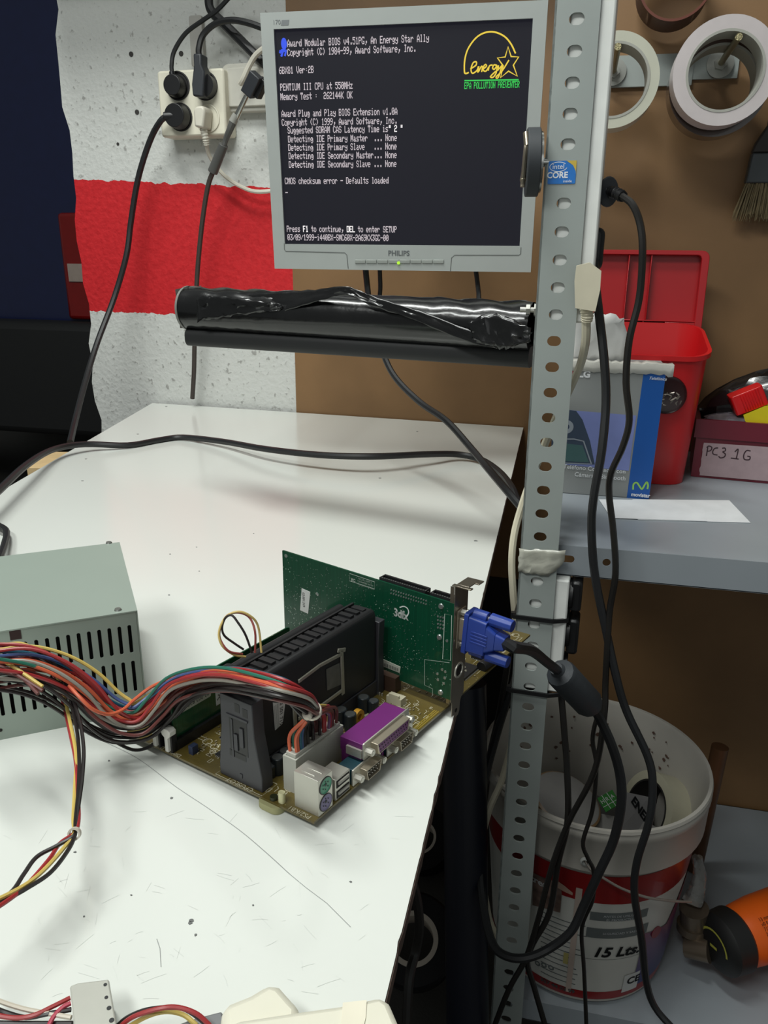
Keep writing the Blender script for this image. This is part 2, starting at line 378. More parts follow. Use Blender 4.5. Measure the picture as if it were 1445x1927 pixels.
# ================================================================ shelving unit
M_st = mat('grey_painted_steel', (150, 157, 154), 0.42, var=0.06, scale=12, bump=0.02, bscale=80)
M_sh = mat('grey_shelf_steel', (150, 157, 163), 0.34, var=0.04, scale=8, bump=0.015, bscale=40)
su = thing('shelving_unit', 'grey slotted steel shelving with perforated upright right of the bench', 'shelf', (0.4, 1.03, -0.80))
pt, pb = Vector((-0.0116, .8007, .5271)), Vector((-0.0042, .764, -.5973))
ax = (pb-pt).normalized(); px_ = Vector((1, -0.06, 0)); px_ = (px_-ax*px_.dot(ax)).normalized(); pn = px_.cross(-ax)   # normal towards the camera
PF = frame(pt, px_, -ax, pn)
slot = [(.0010+.0044*math.cos(a) if math.cos(a) > 0 else -.0010+.0044*math.cos(a), .0049*math.sin(a)) for a in [2*PI*i/20+0.05 for i in range(20)]]
slot = [(x*1.22, y) for x, y in slot]
post = MB(PF); n0 = -4; n1 = 54
for k in range(n0, n1):
    yc = -k*0.025
    post.holeplate(-.0195, .0195, yc-.0125, yc+.0125, [(x, y+yc) for x, y in slot], -0.002, 0.0)
# left flange going back
FL = PF @ Matrix(((0, 0, 1, -.0195), (0, 1, 0, 0), (-1, 0, 0, 0), (0, 0, 0, 1)))
for k in range(n0, n1):
    yc = -k*0.025
    post.holeplate(0.0, .036, yc-.0125, yc+.0125, [(x+.018, y+yc) for x, y in slot], 0, 0.002, FL)
up = obj('upright', post, M_st, su)
for yb in (583,):   # small bolt heads
    pass
# upper shelf with a lip pierced by an oval and a round hole
def shelf(z, lip, holes):
    s = MB()
    s.box(.000, 1.0, .802, 1.27, z-.0012, z)
    s.box(.000, 1.0, 1.2688, 1.27, z-lip, z)
    L = frame((0, .8, z-lip), Vector((1, 0, 0)), Vector((0, 0, 1)), Vector((0, -1, 0)))
    if holes:
        ov = [((.0055 if math.cos(a) > 0 else -.0055)+.0038*math.cos(a)+.0195, .0042*math.sin(a)+lip*.55) for a in [2*PI*i/24+.05 for i in range(24)]]
        ro = [(.0042*math.cos(a)+.0618, .0042*math.sin(a)+lip*.55) for a in [2*PI*i/16+.05 for i in range(16)]]
        s.holeplate(.000, .042, 0, lip, ov, -.0012, 0, L); s.holeplate(.042, .084, 0, lip, ro, -.0012, 0, L); s.box(.084, 1.0, 0, lip, -.0012, 0, L)
    else: s.box(.0, 1.0, 0, lip, -.0012, 0, L)
    s.box(.000, 1.0, .8, .812, z-lip-.0002, z-lip+.001)
    s.quad((.0, .8, z-.0004), (1.0, .8, z-.0004), (1.0, .8025, z), (.0, .8025, z))
    return obj('shelf', s, M_sh, su)
shelf(.04, .034, True)
shelf(-.60, .034, False)
obj('upright', MB().box(.998, 1.0, .80, .84, -.80, .62).box(.962, 1.0, .80, .802, -.80, .62), M_st, su)
obj('upright', MB().box(.998, 1.0, 1.232, 1.272, -.80, .62).box(.962, 1.0, 1.27, 1.272, -.80, .62), M_st, su)

# power strips tied behind the upright
M_wp = mat('white_plastic', (228, 230, 226), 0.35)
M_bp = mat('black_plastic', (20, 20, 22), 0.4)
def postz(y):   # local y on the post for a picture height
    v = ray(1000, y); pnn = pn; q = CAM+v*((pt-CAM).dot(pnn)/v.dot(pnn)); return (q-pt).dot(-ax)
def strip(y0, y1, label, nsock):
    a, b_ = postz(y0), postz(y1)
    t = thing('power_strip', label, 'power strip', PF @ Vector((0.01, b_, -.03)))
    s = MB(PF); s.rbox(-.006, .0335 if nsock else .0325, b_, a, -.046, -.004, .002, 3)
    obj('housing', s, M_wp, t, bevel=.002)
    for k in range(nsock):
        yy = b_+(a-b_)*(k+.5)/nsock
        Ms = PF @ Matrix(((0, 0, 1, .0336), (0, 1, 0, yy), (-1, 0, 0, -.025), (0, 0, 0, 1)))
        c = MB(Ms); c.lathe([(.0, .001), (.014, .001), (.014, .004), (.0175, .004), (.0175, -.001)], 28)
        obj('socket', c, M_bp, t)
    return t
strip(-60, 606, 'long white power strip strapped behind the upper part of the upright', 0)
strip(1088, 1300, 'short white power strip with black sockets strapped low behind the upright', 3)
def tie(y, lab):
    yy = postz(y); pts = [(-.0215, -.0380), (-.0215, .0018), (.0205, .0018), (.0345, -.005), (.0345, -.048), (-.0215, -.048)]
    w = MB(PF); n = len(pts)
    for i in range(n):
        a, b_ = pts[i], pts[(i+1) % n]
        d = Vector((b_[0]-a[0], b_[1]-a[1])); q = Vector((-d.y, d.x)).normalized()*.0012; e = d.normalized()*.0006
        w.add([(a[0]-e.x+s*q.x, yy+h, a[1]-e.y+s*q.y) for h in (-.0022, .0022) for s in (-1, 1)]+[(b_[0]+e.x+s*q.x, yy+h, b_[1]+e.y+s*q.y) for h in (-.0022, .0022) for s in (-1, 1)],
              [(0, 1, 3, 2), (4, 6, 7, 5), (0, 4, 5, 1), (2, 3, 7, 6), (0, 2, 6, 4), (1, 5, 7, 3)])
    w.box(-.0255, -.0205, yy-.003, yy+.003, -.006, .0)
    tag(obj('cable_tie', w, M_bp), lab, 'cable tie', 'black cable ties around the upright')
tie(1163, 'black cable tie around the upright level with the blue plug')
tie(1303, 'black cable tie around the upright just above the bucket')
for y0_, y1_, lab in ((1152, 1094, 'upper black plug in the low power strip beside the upright'), (1232, 1166, 'lower black plug in the low power strip beside the upright')):
    a_, b_ = postz(y0_), postz(y1_); g = MB(PF); g.prism(rrect(.0350, .0470, a_, b_, .004), -.042, -.012); tag(obj('power_plug', g, M_bp, bevel=.003), lab, 'plug')
# processor sticker on the upright
stk = thing('sticker', 'blue processor sticker with yellow corner stuck on the upright', 'sticker', PF @ Vector((0, postz(326), .0)))
Ms = PF @ Matrix.Translation((-.0035, postz(326), .0003))
obj('backing', MB(Ms).rbox(-.0125, .0125, -.0098, .0098, 0, .0003, .001, 3), mat('sticker_blue', (28, 110, 190), .35, var=.15, scale=90), stk)
obj('corner', MB(Ms).prism([(.0035, .0098), (.0125, .0098), (.0125, -.002), (.0122, .001), (.0095, .0058)], .0003, .00045), mat('sticker_gold', (196, 170, 70), .35), stk)
M_wt = mat('white_print', (232, 234, 236), .5)
mb = MB(); txt('t', 'intel', .0062, Ms @ Matrix.Translation((-.0035, .0030, .0004)), None, None, 'CENTER', mb=mb)
txt('t', 'CORE', .0072, Ms @ Matrix.Translation((-.0040, -.0046, .0004)), None, None, 'CENTER', bold=.0002, mb=mb)
txt('t', 'inside', .0034, Ms @ Matrix.Translation((.0055, -.0086, .0004)), None, None, 'CENTER', mb=mb)
mb.ribbon([(x-.0035, y+.0048) for x, y in circ(0, 0, .0078, 28, .0040)][3:], .0005, .0004, Ms)
obj('lettering', mb, M_wt, stk, flat=True)
# crumpled tape patch on the upright
tp = MB(PF); y0 = postz(1054); random.seed(5)
G = 9; poly_ = []
for i in range(G):
    for j in range(G):
        u, v = i/(G-1), j/(G-1); x = -.0205+u*.047*(1 if v > .55 else .66+.34*v/.55); y = y0-.014+v*.026+.004*u*(v-.3)+random.uniform(-.001, .001)
        tp.v.append(PF @ Vector((x+random.uniform(-.0006, .0006), y, .0012+random.uniform(0, .0022))))
tp.f = [(i*G+j, (i+1)*G+j, (i+1)*G+j+1, i*G+j+1) for i in range(G-1) for j in range(G-1)]; tp.m = [0]*len(tp.f)
tag(obj('tape_patch', tp, mat('crumpled_tape', (176, 176, 164), .22, var=.12, scale=70, coat=.4), solid=.0003), 'crumpled clear tape patch wrapped on the upright at shelf height', 'tape')

# ================================================================ monitor
MO = Vector((-0.2401, 1.1476, 0.4764)); MX = Vector((.9994, .0336, .0004)).normalized(); MYv = Vector((-.0335, .9964, .0776)); MYv = (MYv-MX*MYv.dot(MX)).normalized(); MZ = MX.cross(MYv)
MF = frame(MO, MX, MZ, -MYv)
def S(px, py):
    d = PP(px, py, MO, MYv)-MO; return d.dot(MX), d.dot(MZ)
def S1(x, y): return S(480+x/2.4083, y/2.4083)
M_mon = mat('monitor_silver', (168, 173, 170), 0.42, var=0.02)
M_mong = mat('monitor_groove', (96, 100, 98), 0.6)
mo = thing('monitor', 'silver grey flat monitor showing a white boot text screen', 'monitor', MO-Vector((0, 0, .17)))
fr = MB(MF)
for x0, x1, y0, y1 in ((-.187, -.1695, -.170, .1545), (.1695, .187, -.170, .1545), (-.1695, .1695, .1355, .1545), (-.1695, .1695, -.170, -.1355)):
    fr.box(x0, x1, y0, y1, -.022, .003)
obj('bezel', fr, M_mon, mo)
bk = MB(MF); bk.prism(rrect(-.186, .186, -.169, .1535, .008), -.042, -.0221); bk.prism(rrect(-.15, .15, -.12, .11, .01), -.062, -.0421)
obj('back_shell', bk, M_mon, mo, bevel=.002)
arm = MB(); arm.M = MF; arm.box(-.05, .05, -.05, .05, -.072, -.0621); arm.M = Matrix.Identity(4)
pA = MF @ Vector((0, 0, -.072)); arm.cyl(pA, pA+Vector((0, .13, 0)), .016); arm.cyl(pA+Vector((0, .13, -.10)), pA+Vector((0, .13, .05)), .02); arm.cyl(pA+Vector((0, .13, -.05)), Vector((pA.x, 1.57, pA.z-.05)), .016)
obj('wall_arm', arm, mat('dark_arm', (30, 31, 33), .5), mo)
pnl = MB(MF); pnl.box(-.1695, .1695, -.1355, .1355, -.004, -.001)
obj('screen', pnl, emis('screen_glow', (28, 28, 38), 0.7), mo)
gr = MB(MF)
gr.ribbon([S1(135, 1102), S1(136, 1130), S1(142, 1138), S1(408, 1145), S1(418, 1155), S1(424, 1216)], .0011, .0033)
gr.ribbon([S1(1205, 1120), S1(1203, 1150), S1(1195, 1156), S1(905, 1156), S1(891, 1168), S1(886, 1230)], .0011, .0033)
obj('groove', gr, M_mong, mo, flat=True)
for k in range(8):
    a = S1(455+k*50.5, 1176); b = S1(455+(k+1)*50.5-3, 1176+17)
    obj('button', MB(MF).box(a[0], b[0], a[1]-.0048, a[1], .002, .0046), mat('button_grey', (150, 155, 150), .4), mo, bevel=.0005)
a = S1(652, 1190); obj('power_light', MB(MF).cyl((a[0], a[1], .002), (a[0], a[1], .0052), .0022, n=12), emis('led_green', (170, 225, 60), 1.2), mo, label='green power light')
a = S1(604, 1157); txt('brand_lettering', 'PHILIPS', .0098, MF @ Matrix.Translation((a[0], a[1], .0032)), mat('logo_grey', (92, 96, 98), .5), mo, bold=.0002, sx=1.0)
mb = MB(); a = S1(83, 113); txt('t', '170', .0075, MF @ Matrix.Translation((a[0], a[1], .0032)), None, None, mb=mb)
a = S1(120, 117); b = S1(158, 92); mb.add([(a[0], a[1]-.0002, .0033), (b[0]-.0015, a[1], .0033), (b[0], b[1], .0033), (a[0]+.0015, b[1], .0033)], [(0, 1, 2, 3)], MF)
obj('model_lettering', mb, mat('logo_grey2', (120, 124, 126), .5), mo, flat=True)
# writing on the screen
M_tx = emis('screen_text', (205, 195, 200), 0.95); M_txb = emis('screen_text_bright', (240, 236, 236), 1.15)
lines = [(145, 196, 'Award Modular BIOS v4.51PG, An Energy Star Ally'), (145, 238, 'Copyright (C) 1984-99, Award Software, Inc.'), (108, 319, '6BX81 Ver:2B'), (113, 395, 'PENTIUM III CPU at 550MHz'),
         (114, 438, 'Memory Test :  262144K OK'), (119, 515, 'Award Plug and Play BIOS Extension v1.0A'), (120, 555, 'Copyright (C) 1999, Award Software, Inc.'), (121, 591, '  Suggested SDRAM CAS Latency Time is    '),
         (123, 631, '  Detecting IDE Primary Master  ... None'), (124, 669, '  Detecting IDE Primary Slave   ... None'), (126, 707, '  Detecting IDE Secondary Master... None'), (127, 746, '  Detecting IDE Secondary Slave ... None'),
         (134, 820, 'CMOS checksum error - Defaults loaded'), (136, 860, '_'), (143, 1037, 'Press    to continue,     to enter SETUP'), (146, 1075, '03/09/1999-i440BX-SMC60X-2A69KX3GC-00')]
tm = MB(); CW = .00407; DH = .00122
for x, y, s_ in lines:
    a = S1(x, y); dots(tm, s_, a[0], a[1]+3.5*DH, CW, DH, -.0006, MF, 1.1)
obj('screen_text', tm, M_tx, mo, flat=True)
tb = MB()
a = S1(121, 591); dots(tb, '" 2 "', a[0]+37*CW, a[1]+3.5*DH, CW, DH, -.0006, MF, 1.3)
a = S1(143, 1037); dots(tb, 'F1', a[0]+6*CW, a[1]+3.5*DH, CW, DH, -.0006, MF, 1.4); dots(tb, 'DEL', a[0]+22*CW, a[1]+3.5*DH, CW, DH, -.0006, MF, 1.4)
obj('screen_text', tb, M_txb, mo, flat=True, label='bright white key names on the screen')
bl = MB(MF); o = S1(130, 198); bl.prism(circ(o[0], o[1], .0040, 16, .0070), -.0008, -.0005)
bl.ribbon([S1(110, 240), S1(122, 226), S1(140, 228), S1(134, 254)], .0028, -.0005); bl.ribbon([S1(126, 230), S1(118, 256)], .0028, -.0005); bl.ribbon([S1(110, 233), S1(140, 229)], .003, -.0005)
obj('screen_emblem', bl, emis('screen_blue', (60, 90, 235), 1.0), mo, flat=True, label='blue ribbon emblem at the top left of the screen')
es = MB(MF); arc = [(1180, 242), (1160, 200), (1130, 165), (1085, 145), (1040, 148), (1000, 172), (965, 220), (950, 270), (948, 320), (953, 333), (968, 328)]
es.ribbon([S1(*q) for q in arc], .0019, -.0006, smooth=4)
star = [(1146, 212), (1160, 256), (1194, 258), (1170, 295), (1188, 345), (1148, 322), (1112, 352), (1124, 298), (1098, 262), (1133, 258)]
es.ribbon([S1(*q) for q in star], .0018, -.0006, closed=True)
for c in ([(975, 312), (1000, 296), (1002, 280), (988, 284), (978, 312), (984, 332), (1004, 320), (1012, 300)], [(1008, 328), (1014, 300), (1010, 328), (1024, 302), (1030, 304), (1026, 326)], [(1034, 312), (1048, 300), (1044, 292), (1036, 300), (1034, 318), (1046, 322), (1058, 304)],
          [(1056, 320), (1062, 298), (1076, 294)], [(1096, 296), (1082, 294), (1076, 308), (1084, 314), (1096, 298), (1092, 330), (1078, 350), (1066, 348), (1082, 330), (1104, 314)], [(1102, 296), (1104, 312), (1122, 292), (1118, 300), (1106, 340), (1098, 354), (1092, 348), (1120, 320), (1150, 272)]):
    es.ribbon([S1(*q) for q in c], .0017, -.0006, smooth=3)
obj('screen_emblem', es, emis('screen_yellow', (235, 205, 70), 1.0), mo, flat=True, label='yellow star emblem with the word energy')
eg = MB(MF); eg.ribbon([S1(948, 365), S1(1194, 361)], .0016, -.0006)
a = S1(948, 388); dots(eg, 'EPA POLLUTION PREVENTER', a[0], a[1]+3.5*.00112, .00312, .00112, -.0006, MF, 1.1)
obj('screen_text', eg, emis('screen_green', (60, 215, 90), 0.9), mo, flat=True, label='green lettering under the star emblem')

# dark rubber disc between monitor and upright
dk = thing('pivot_disc', 'dark rubber disc edge-on between the monitor and the upright', 'disc', PY(1003, 360, .80))
c = PY(1003, 306, .80); axd = Vector((1, .12, .02)).normalized()
obj('tyre', MB().cyl(c-axd*.0065, c+axd*.0055, .0295, n=40), mat('disc_rubber', (52, 56, 60), .6), dk, bevel=.001)
obj('rim', MB().cyl(c+axd*.0055, c+axd*.0075, .026, n=40).cyl(c+axd*.0075, c+axd*.0195, .004), mat('chrome', (200, 200, 196), .2, 1.0), dk)
a0, a1 = PY(992, 256, .79), PY(984, 340, .79)
obj('clip', MB().tube([a0, PY(989, 285, .785), a1, PY(983, 352, .79)], .0022, 8).cyl(PY(990, 250, .79), PY(992, 275, .786), .003).cyl(a1, c-axd*.006, .003), mat('clip_steel', (168, 158, 140), .3, .9), dk)

# ================================================================ multi socket adapter on the plaster wall and its plugs
M_cream = mat('cream_plastic', (222, 218, 200), .4)
M_hole = mat('socket_dark', (26, 24, 24), .6)
sa = thing('socket_adapter', 'cream four way socket block on the white plaster wall', 'socket', PW(360, 262, .02))
SW = frame(PW(300, 262, .0), WX, Vector((0, 0, 1)), -WN)
def lw(px, py, off):   # local coordinates on the wall frame for a picture point lying off metres from the plaster
    d = PW(px, py, off)-SW.translation; return d.dot(WX), d.z
a = lw(300, 258, .05); b = lw(418, 126, .05); sx0, sy0, sx1, sy1 = a[0]+.002, a[1], b[0], b[1]
bx = MB(SW); bx.prism(rrect(sx0, sx1, sy0, sy1, .006), .0, .046); obj('housing', bx, M_cream, sa, bevel=.004)
for i, (px, py) in enumerate(((333, 161), (385, 161), (338, 220), (389, 222))):
    x, y = lw(px, py, .05); r_ = MB(SW @ Matrix.Translation((x, y, .0462)))
    r_.lathe([(.0, .0008), (.0215, .0008), (.0235, .0022), (.0255, .0018), (.0255, -.0)], 32); obj('socket', r_, M_hole if i != 3 else M_cream, sa)
jb = thing('junction_box', 'white rounded junction box on the wall behind the monitor edge', 'box', PW(465, 215, .01))
a = lw(430, 215, .0); b = lw(560, 118, .0); jm = MB(SW); jm.prism(rrect(a[0], b[0], a[1], b[1], .014), 0, .022); jm.prism(rrect(a[0]+.008, b[0]-.008, a[1]+.008, b[1]-.008, .01), .022, .028)
obj('cover', jm, mat('box_offwhite', (196, 194, 184), .45), jb, bevel=.002)
cdt = MB(SW); a = lw(366, 128, 0); b = lw(384, 31, 0); cdt.prism(rrect(a[0], b[0], a[1], b[1], .004), 0, .012)
tag(obj('conduit_cover', cdt, mat('conduit_grey', (168, 166, 160), .6), bevel=.001), 'short pale conduit cover on the wall above the cream socket block', 'conduit')
def cord(name, pts, r, mt, label, cat='cable', parent=None, n=8, group=None, sm=5):
    mb = MB().tube(pts, r, n, smooth=sm)
    if parent: return obj(name, mb, mt, parent)
    return tag(obj(name, mb, mt), label, cat, group)
M_blk = mat('cable_black', (30, 31, 33), .45); M_gry = mat('cable_grey', (82, 82, 80), .5); M_whc = mat('cable_white', (208, 204, 190), .45)
# plug 1: round, cord up
t = thing('plug', 'round black plug in the top left socket, cord going up', 'plug', PW(333, 185, .052))
c = PW(333, 163, .05); obj('plug_body', MB().cyl(c, c-WN*.02, .0205, .018, n=28).cyl(c-WN*.010, PW(323, 134, .062), .008, .005), M_bp, t, bevel=.001)
cord('cord', [PW(324, 138, .062), PW(323, 122, .062), PW(328, 96, .06), PW(350, 62, .06), PW(385, 36, .06), PW(410, 18, .06), PW(445, -20, .06)], .0042, M_blk, '', parent=t)
t = thing('plug', 'black angled plug in the top right socket, cord arching to the monitor', 'plug', PW(385, 185, .052))
c = PW(390, 163, .05); ang = MB().cyl(c, c-WN*.016, .0205, n=28); obj('plug_base', ang, M_bp, t)
g = MB(SW); pl = [lw(x, y, .07) for x, y in ((366, 182), (386, 184), (388, 136), (382, 122), (382, 102), (367, 102), (368, 124), (364, 160))]
g.prism(pl, .050, .078); obj('plug_body', g, mat('plug_charcoal', (46, 49, 54), .5), t, bevel=.003)
cord('cord', [PW(375, 106, .065), PW(374, 92, .065), PW(382, 66, .06), PW(405, 45, .06), PW(435, 38, .06), PW(470, 44, .06), PW(520, 62, .06), PW(580, 80, .06)], .0058, M_blk, '', parent=t)
t = thing('plug', 'round black plug in the bottom left socket, cord hanging to the bench', 'plug', PW(338, 245, .052))
c = PW(338, 220, .05); obj('plug_body', MB().cyl(c, c-WN*.022, .0235, .021, n=28).cyl(c-WN*.012, PW(308, 219, .07), .009, .0075), M_bp, t, bevel=.001)
cord('cord', [PW(313, 219, .068), PW(302, 228, .068), PW(286, 256, .06), PW(270, 300, .055), PW(257, 350, .05), (PW(246, 420, .05)), PW(238, 480, .06), PW(215, 560, .08), PY(183, 645, 1.48), PY(160, 720, 1.40), PY(142, 790, 1.30), P(132, 833, .006)], .0060, M_blk, '', parent=t)
t = thing('plug', 'white plug in the bottom right socket with a white cord', 'plug', PW(385, 240, .052))
g = MB(SW); pl = [lw(x, y, .07) for x, y in ((371, 240), (388, 243), (391, 208), (386, 200), (373, 202), (369, 210))]; g.prism(pl, .048, .082)
obj('plug_body', g, M_whc, t, bevel=.004)
obj('strain_relief', MB().tube([PW(381, 236, .065), PW(386, 256, .065), PW(389, 272, .06)], .0068, 10, rr=lambda q: .0072-.0015*q+.0007*math.sin(q*45), smooth=14), M_whc, t)
cord('cord', [PW(388, 270, .06), PW(392, 288, .05), PW(402, 306, .04), PW(424, 332, .03), PW(455, 352, .03), PW(490, 361, .03), PW(560, 352, .03)], .0040, M_whc, '', parent=t)
cord('white_cable', [PW(452, 158, .045), PW(458, 148, .05), PW(470, 122, .05), PW(485, 100, .05), PW(520, 75, .05)], .0052, M_whc, 'pale cable plugged into the junction box beside the monitor')
cord('black_cable', [PW(396, -30, .03), PW(393, 4, .03), PW(400, 24, .03), PW(425, 48, .03), PW(455, 78, .03), PW(485, 108, .03), PW(520, 140, .03)], .0085, M_blk, 'thick black cable running diagonally behind the junction box')
# audio style cable with chrome coupler
t = thing('audio_cable', 'dark cable with chrome coupler hanging from beside the monitor', 'cable', PW(365, 757, .03))
def blk(p, q, w, d, name, mt):
    A_, B_ = Vector(p), Vector(q); y = (B_-A_).normalized(); x = y.cross(-WN).normalized(); M_ = frame(A_, x, y, x.cross(y)); obj(name, MB(M_).box(-w, w, 0, (B_-A_).length, -d, d), mt, t, bevel=.002)
blk(PW(466, 178, .09), PW(484, 140, .10), .012, .009, 'plug_body', mat('plug_charcoal', (46, 49, 54), .5)); blk(PW(481, 182, .085), PW(497, 148, .09), .009, .009, 'plug_body', M_bp)
obj('coupler', MB().cyl(PW(442, 226, .085), PW(464, 180, .09), .0058, .0045), mat('chrome', (200, 200, 196), .2, 1.0), t, label='chrome coupler')
obj('collar', MB().cyl(PW(438, 230, .085), PW(445, 216, .085), .0082, .0075, n=12), mat('collar_clear', (150, 150, 144), .3), t)
obj('sleeve', MB().tube([PW(439, 228, .085), PW(433, 243, .085), PW(425, 262, .08), PW(422, 274, .08)], .006, 10, rr=lambda q: .0075-.003*q), M_gry, t)
obj('sleeve', MB().cyl(PW(400, 324, .07), PW(421, 272, .08), .0098, .0092, n=16), M_gry, t, bevel=.001, label='thick grey sleeve')
cord('cord', [PW(403, 318, .07), PW(392, 348, .065), PW(383, 400, .06), PW(376, 460, .055), PW(371, 520, .05), PW(368, 590, .045), PW(366, 650, .04), PW(365, 700, .035), PW(362, 750, .03)], .0050, mat('cable_brown_grey', (62, 54, 50), .5), '', parent=t)

# ================================================================ black film roll on its holder under the monitor
RA, RB = PY(357, 580, .95), PY(1003, 617, .86)
RM = aframe(RA, RB); RL = (RB-RA).length
M_film = mat('black_film', (15, 15, 16), .24, var=.2, coat=.35, bump=.25, bscale=70)
rl = thing('film_roll', 'black plastic film roll with loose crinkled wrap beneath the monitor', 'roll', RA+Vector((.2, 0, -.03)))
random.seed(3)
# frame whose x axis points away from the camera side, y up
z_ = (RB-RA).normalized(); y_ = (Vector((0, 0, 1))-z_*z_.z).normalized(); x_ = y_.cross(z_); RF = frame(RA, x_, y_, z_)
rm = MB(RF); NU, NV = 90, 40; r0 = .0265
for i in range(NU+1):
    s_ = i/NU
    for j in range(NV):
        a = 2*PI*j/NV; r = r0+.0012*math.sin(s_*60+3*math.sin(a*2))*max(0, math.sin(a*1.0+.3))*(1 if s_ < .35 or s_ > .75 else .25)+random.uniform(-.0003, .0003)*(1 if s_ < .35 or s_ > .8 else .3)
        rm.v.append(RF @ Vector((r*math.cos(a), r*math.sin(a), s_*RL)))
rm.f = [(i*NV+j, i*NV+(j+1) % NV, (i+1)*NV+(j+1) % NV, (i+1)*NV+j) for i in range(NU) for j in range(NV)]+[list(range(NV))[::-1]]; rm.m = [0]*len(rm.f)
obj('film', rm, M_film, rl, sharp=80)
# loose folded flap of film
def flap(pts_top, pts_bot, name, amp):
    n = len(pts_top); g = MB(); K = 8
    T_ = spline(pts_top, 6); B_ = spline(pts_bot, 6); m_ = min(len(T_), len(B_))
    for i in range(m_):
        for k in range(K): g.v.append(T_[i].lerp(B_[i], k/(K-1))+Vector((random.uniform(-amp, amp)*.5, -abs(random.uniform(0, amp)), random.uniform(-amp, amp)*.6)))
    g.f = [(i*K+k, (i+1)*K+k, (i+1)*K+k+1, i*K+k+1) for i in range(m_-1) for k in range(K-1)]; g.m = [0]*len(g.f)
    return obj(name, g, M_film, rl, solid=.0003, sharp=25)
def RY(x): return .95+(.86-.95)*(x-357)/(646)-.029
flap([PY(x, y, RY(x)-d) for x, y, d in ((430, 552, -.012), (500, 550, -.008), (580, 546, -.004), (650, 539, .004), (700, 556, .004), (790, 585, .004), (880, 620, .004), (940, 648, .004))],
     [PY(x, y, RY(x)-d) for x, y, d in ((440, 592, .002), (510, 592, .002), (580, 572, .004), (650, 556, .006), (690, 572, .006), (780, 603, .006), (870, 640, .006), (940, 656, .006))], 'flap', .0012)
flap([PY(x, y, RY(x)-d) for x, y, d in ((370, 560, .001), (400, 556, .002), (440, 560, .002), (490, 566, .003), (530, 572, .003))],
     [PY(x, y, RY(x)-d) for x, y, d in ((372, 606, .002), (405, 600, .003), (440, 594, .003), (490, 588, .004), (530, 584, .003))], 'flap', .0022)
flap([PY(x, y, RY(x)-d) for x, y, d in ((880, 605, .003), (920, 590, .002), (960, 600, .004), (1000, 615, .004))],
     [PY(x, y, RY(x)-d) for x, y, d in ((890, 640, .006), (925, 652, .006), (960, 655, .006), (1000, 640, .006))], 'flap', .0025)
rh = thing('roll_holder', 'matte black bar with grey end plate carrying the film roll', 'holder', RA+Vector((.2, .0, -.05)))
HA, HB = PY(366, 634, .955), PY(1003, 672, .865); zz_ = (HB-HA).normalized(); HF = frame(HA, (Vector((0, 0, 1))-zz_*zz_.z).normalized().cross(zz_), (Vector((0, 0, 1))-zz_*zz_.z).normalized(), zz_)
obj('bar', MB(HF).prism(rrect(-.02, .02, -.010, .012, .008), 0, (HB-HA).length), mat('bar_matte_black', (34, 35, 36), .6, bump=.1), rh)
pe = [PY(x, y, .94) for x, y in ((331, 546), (352, 541), (350, 600), (346, 616), (340, 616))]
em = MB(); em.v = [Vector(q) for q in pe]+[Vector(q)+Vector((.004, .03, 0)) for q in pe]; n = len(pe)
em.f = [tuple(range(n)), tuple(range(n, 2*n))[::-1]]+[(i, (i+1) % n, n+(i+1) % n, n+i) for i in range(n)]; em.m = [0]*len(em.f)
obj('end_plate', em, mat('bracket_grey', (74, 72, 68), .6), rh, bevel=.001)
obj('end_ring', MB(RF).lathe([(.0275, -.002), (.0275, .001), (.024, .001), (.024, -.002), (.0275, -.002)], 36), mat('ring_grey', (120, 120, 116), .5), rh)
bo = PY(990, 583, .83); obj('bolt', MB().cyl(bo-Vector((.006, 0, 0)), bo+Vector((.04, 0, 0)), .0028, n=10).cyl(bo, bo+Vector((.004, 0, 0)), .0055, n=6).cyl(bo+Vector((.008, 0, 0)), bo+Vector((.011, 0, 0)), .0065, n=6), mat('bolt_zinc', (190, 190, 184), .35, .9), rh, label='zinc bolt')
obj('stay', MB().cyl(RA+Vector((-.002, .03, -.02)), RA+Vector((-.002, .655, -.02)), .006, n=10), mat('bar_matte_black', (34, 35, 36), .6), rh)

# cables around the monitor and over the bench
cord('black_cable', [P(-60, 975, .03), P(0, 921, .03), P(50, 875, .03), P(100, 846, .02), P(160, 836, .014), P(240, 838, .006), P(300, 828, .005), P(345, 823, .006), P(420, 831, .012), P(500, 845, .020), P(600, 856, .024), P(700, 859, .026), P(800, 855, .020), P(860, 855, .012), P(905, 865, .008), P(940, 888, .006), P(962, 915, .005), P(975, 945, -.01)], .0052, M_blk, 'long black cable lying across the far end of the bench')
cord('black_cable', [PY(686, 480, 1.20), PY(690, 530, 1.19), PY(700, 600, 1.17), PY(722, 668, 1.15), PY(745, 712, 1.13), PY(790, 757, 1.10), PY(840, 792, 1.05), PY(885, 842, 1.0), PY(925, 890, .93), PY(955, 925, .88), PY(985, 960, .85)], .0046, M_blk, 'black cable dropping from below the monitor to the upright')
cord('black_cable', [PY(712, 470, 1.215), PY(715, 520, 1.215), PY(714, 560, 1.21), PY(700, 640, 1.19)], .0035, M_blk, 'thin black cable hanging straight below the monitor centre')
cord('black_cable', [PY(890, 480, 1.2), PY(898, 530, 1.19), PY(900, 575, 1.17), PY(885, 640, 1.16)], .0035, M_blk, 'thin black cable hanging below the right part of the monitor')

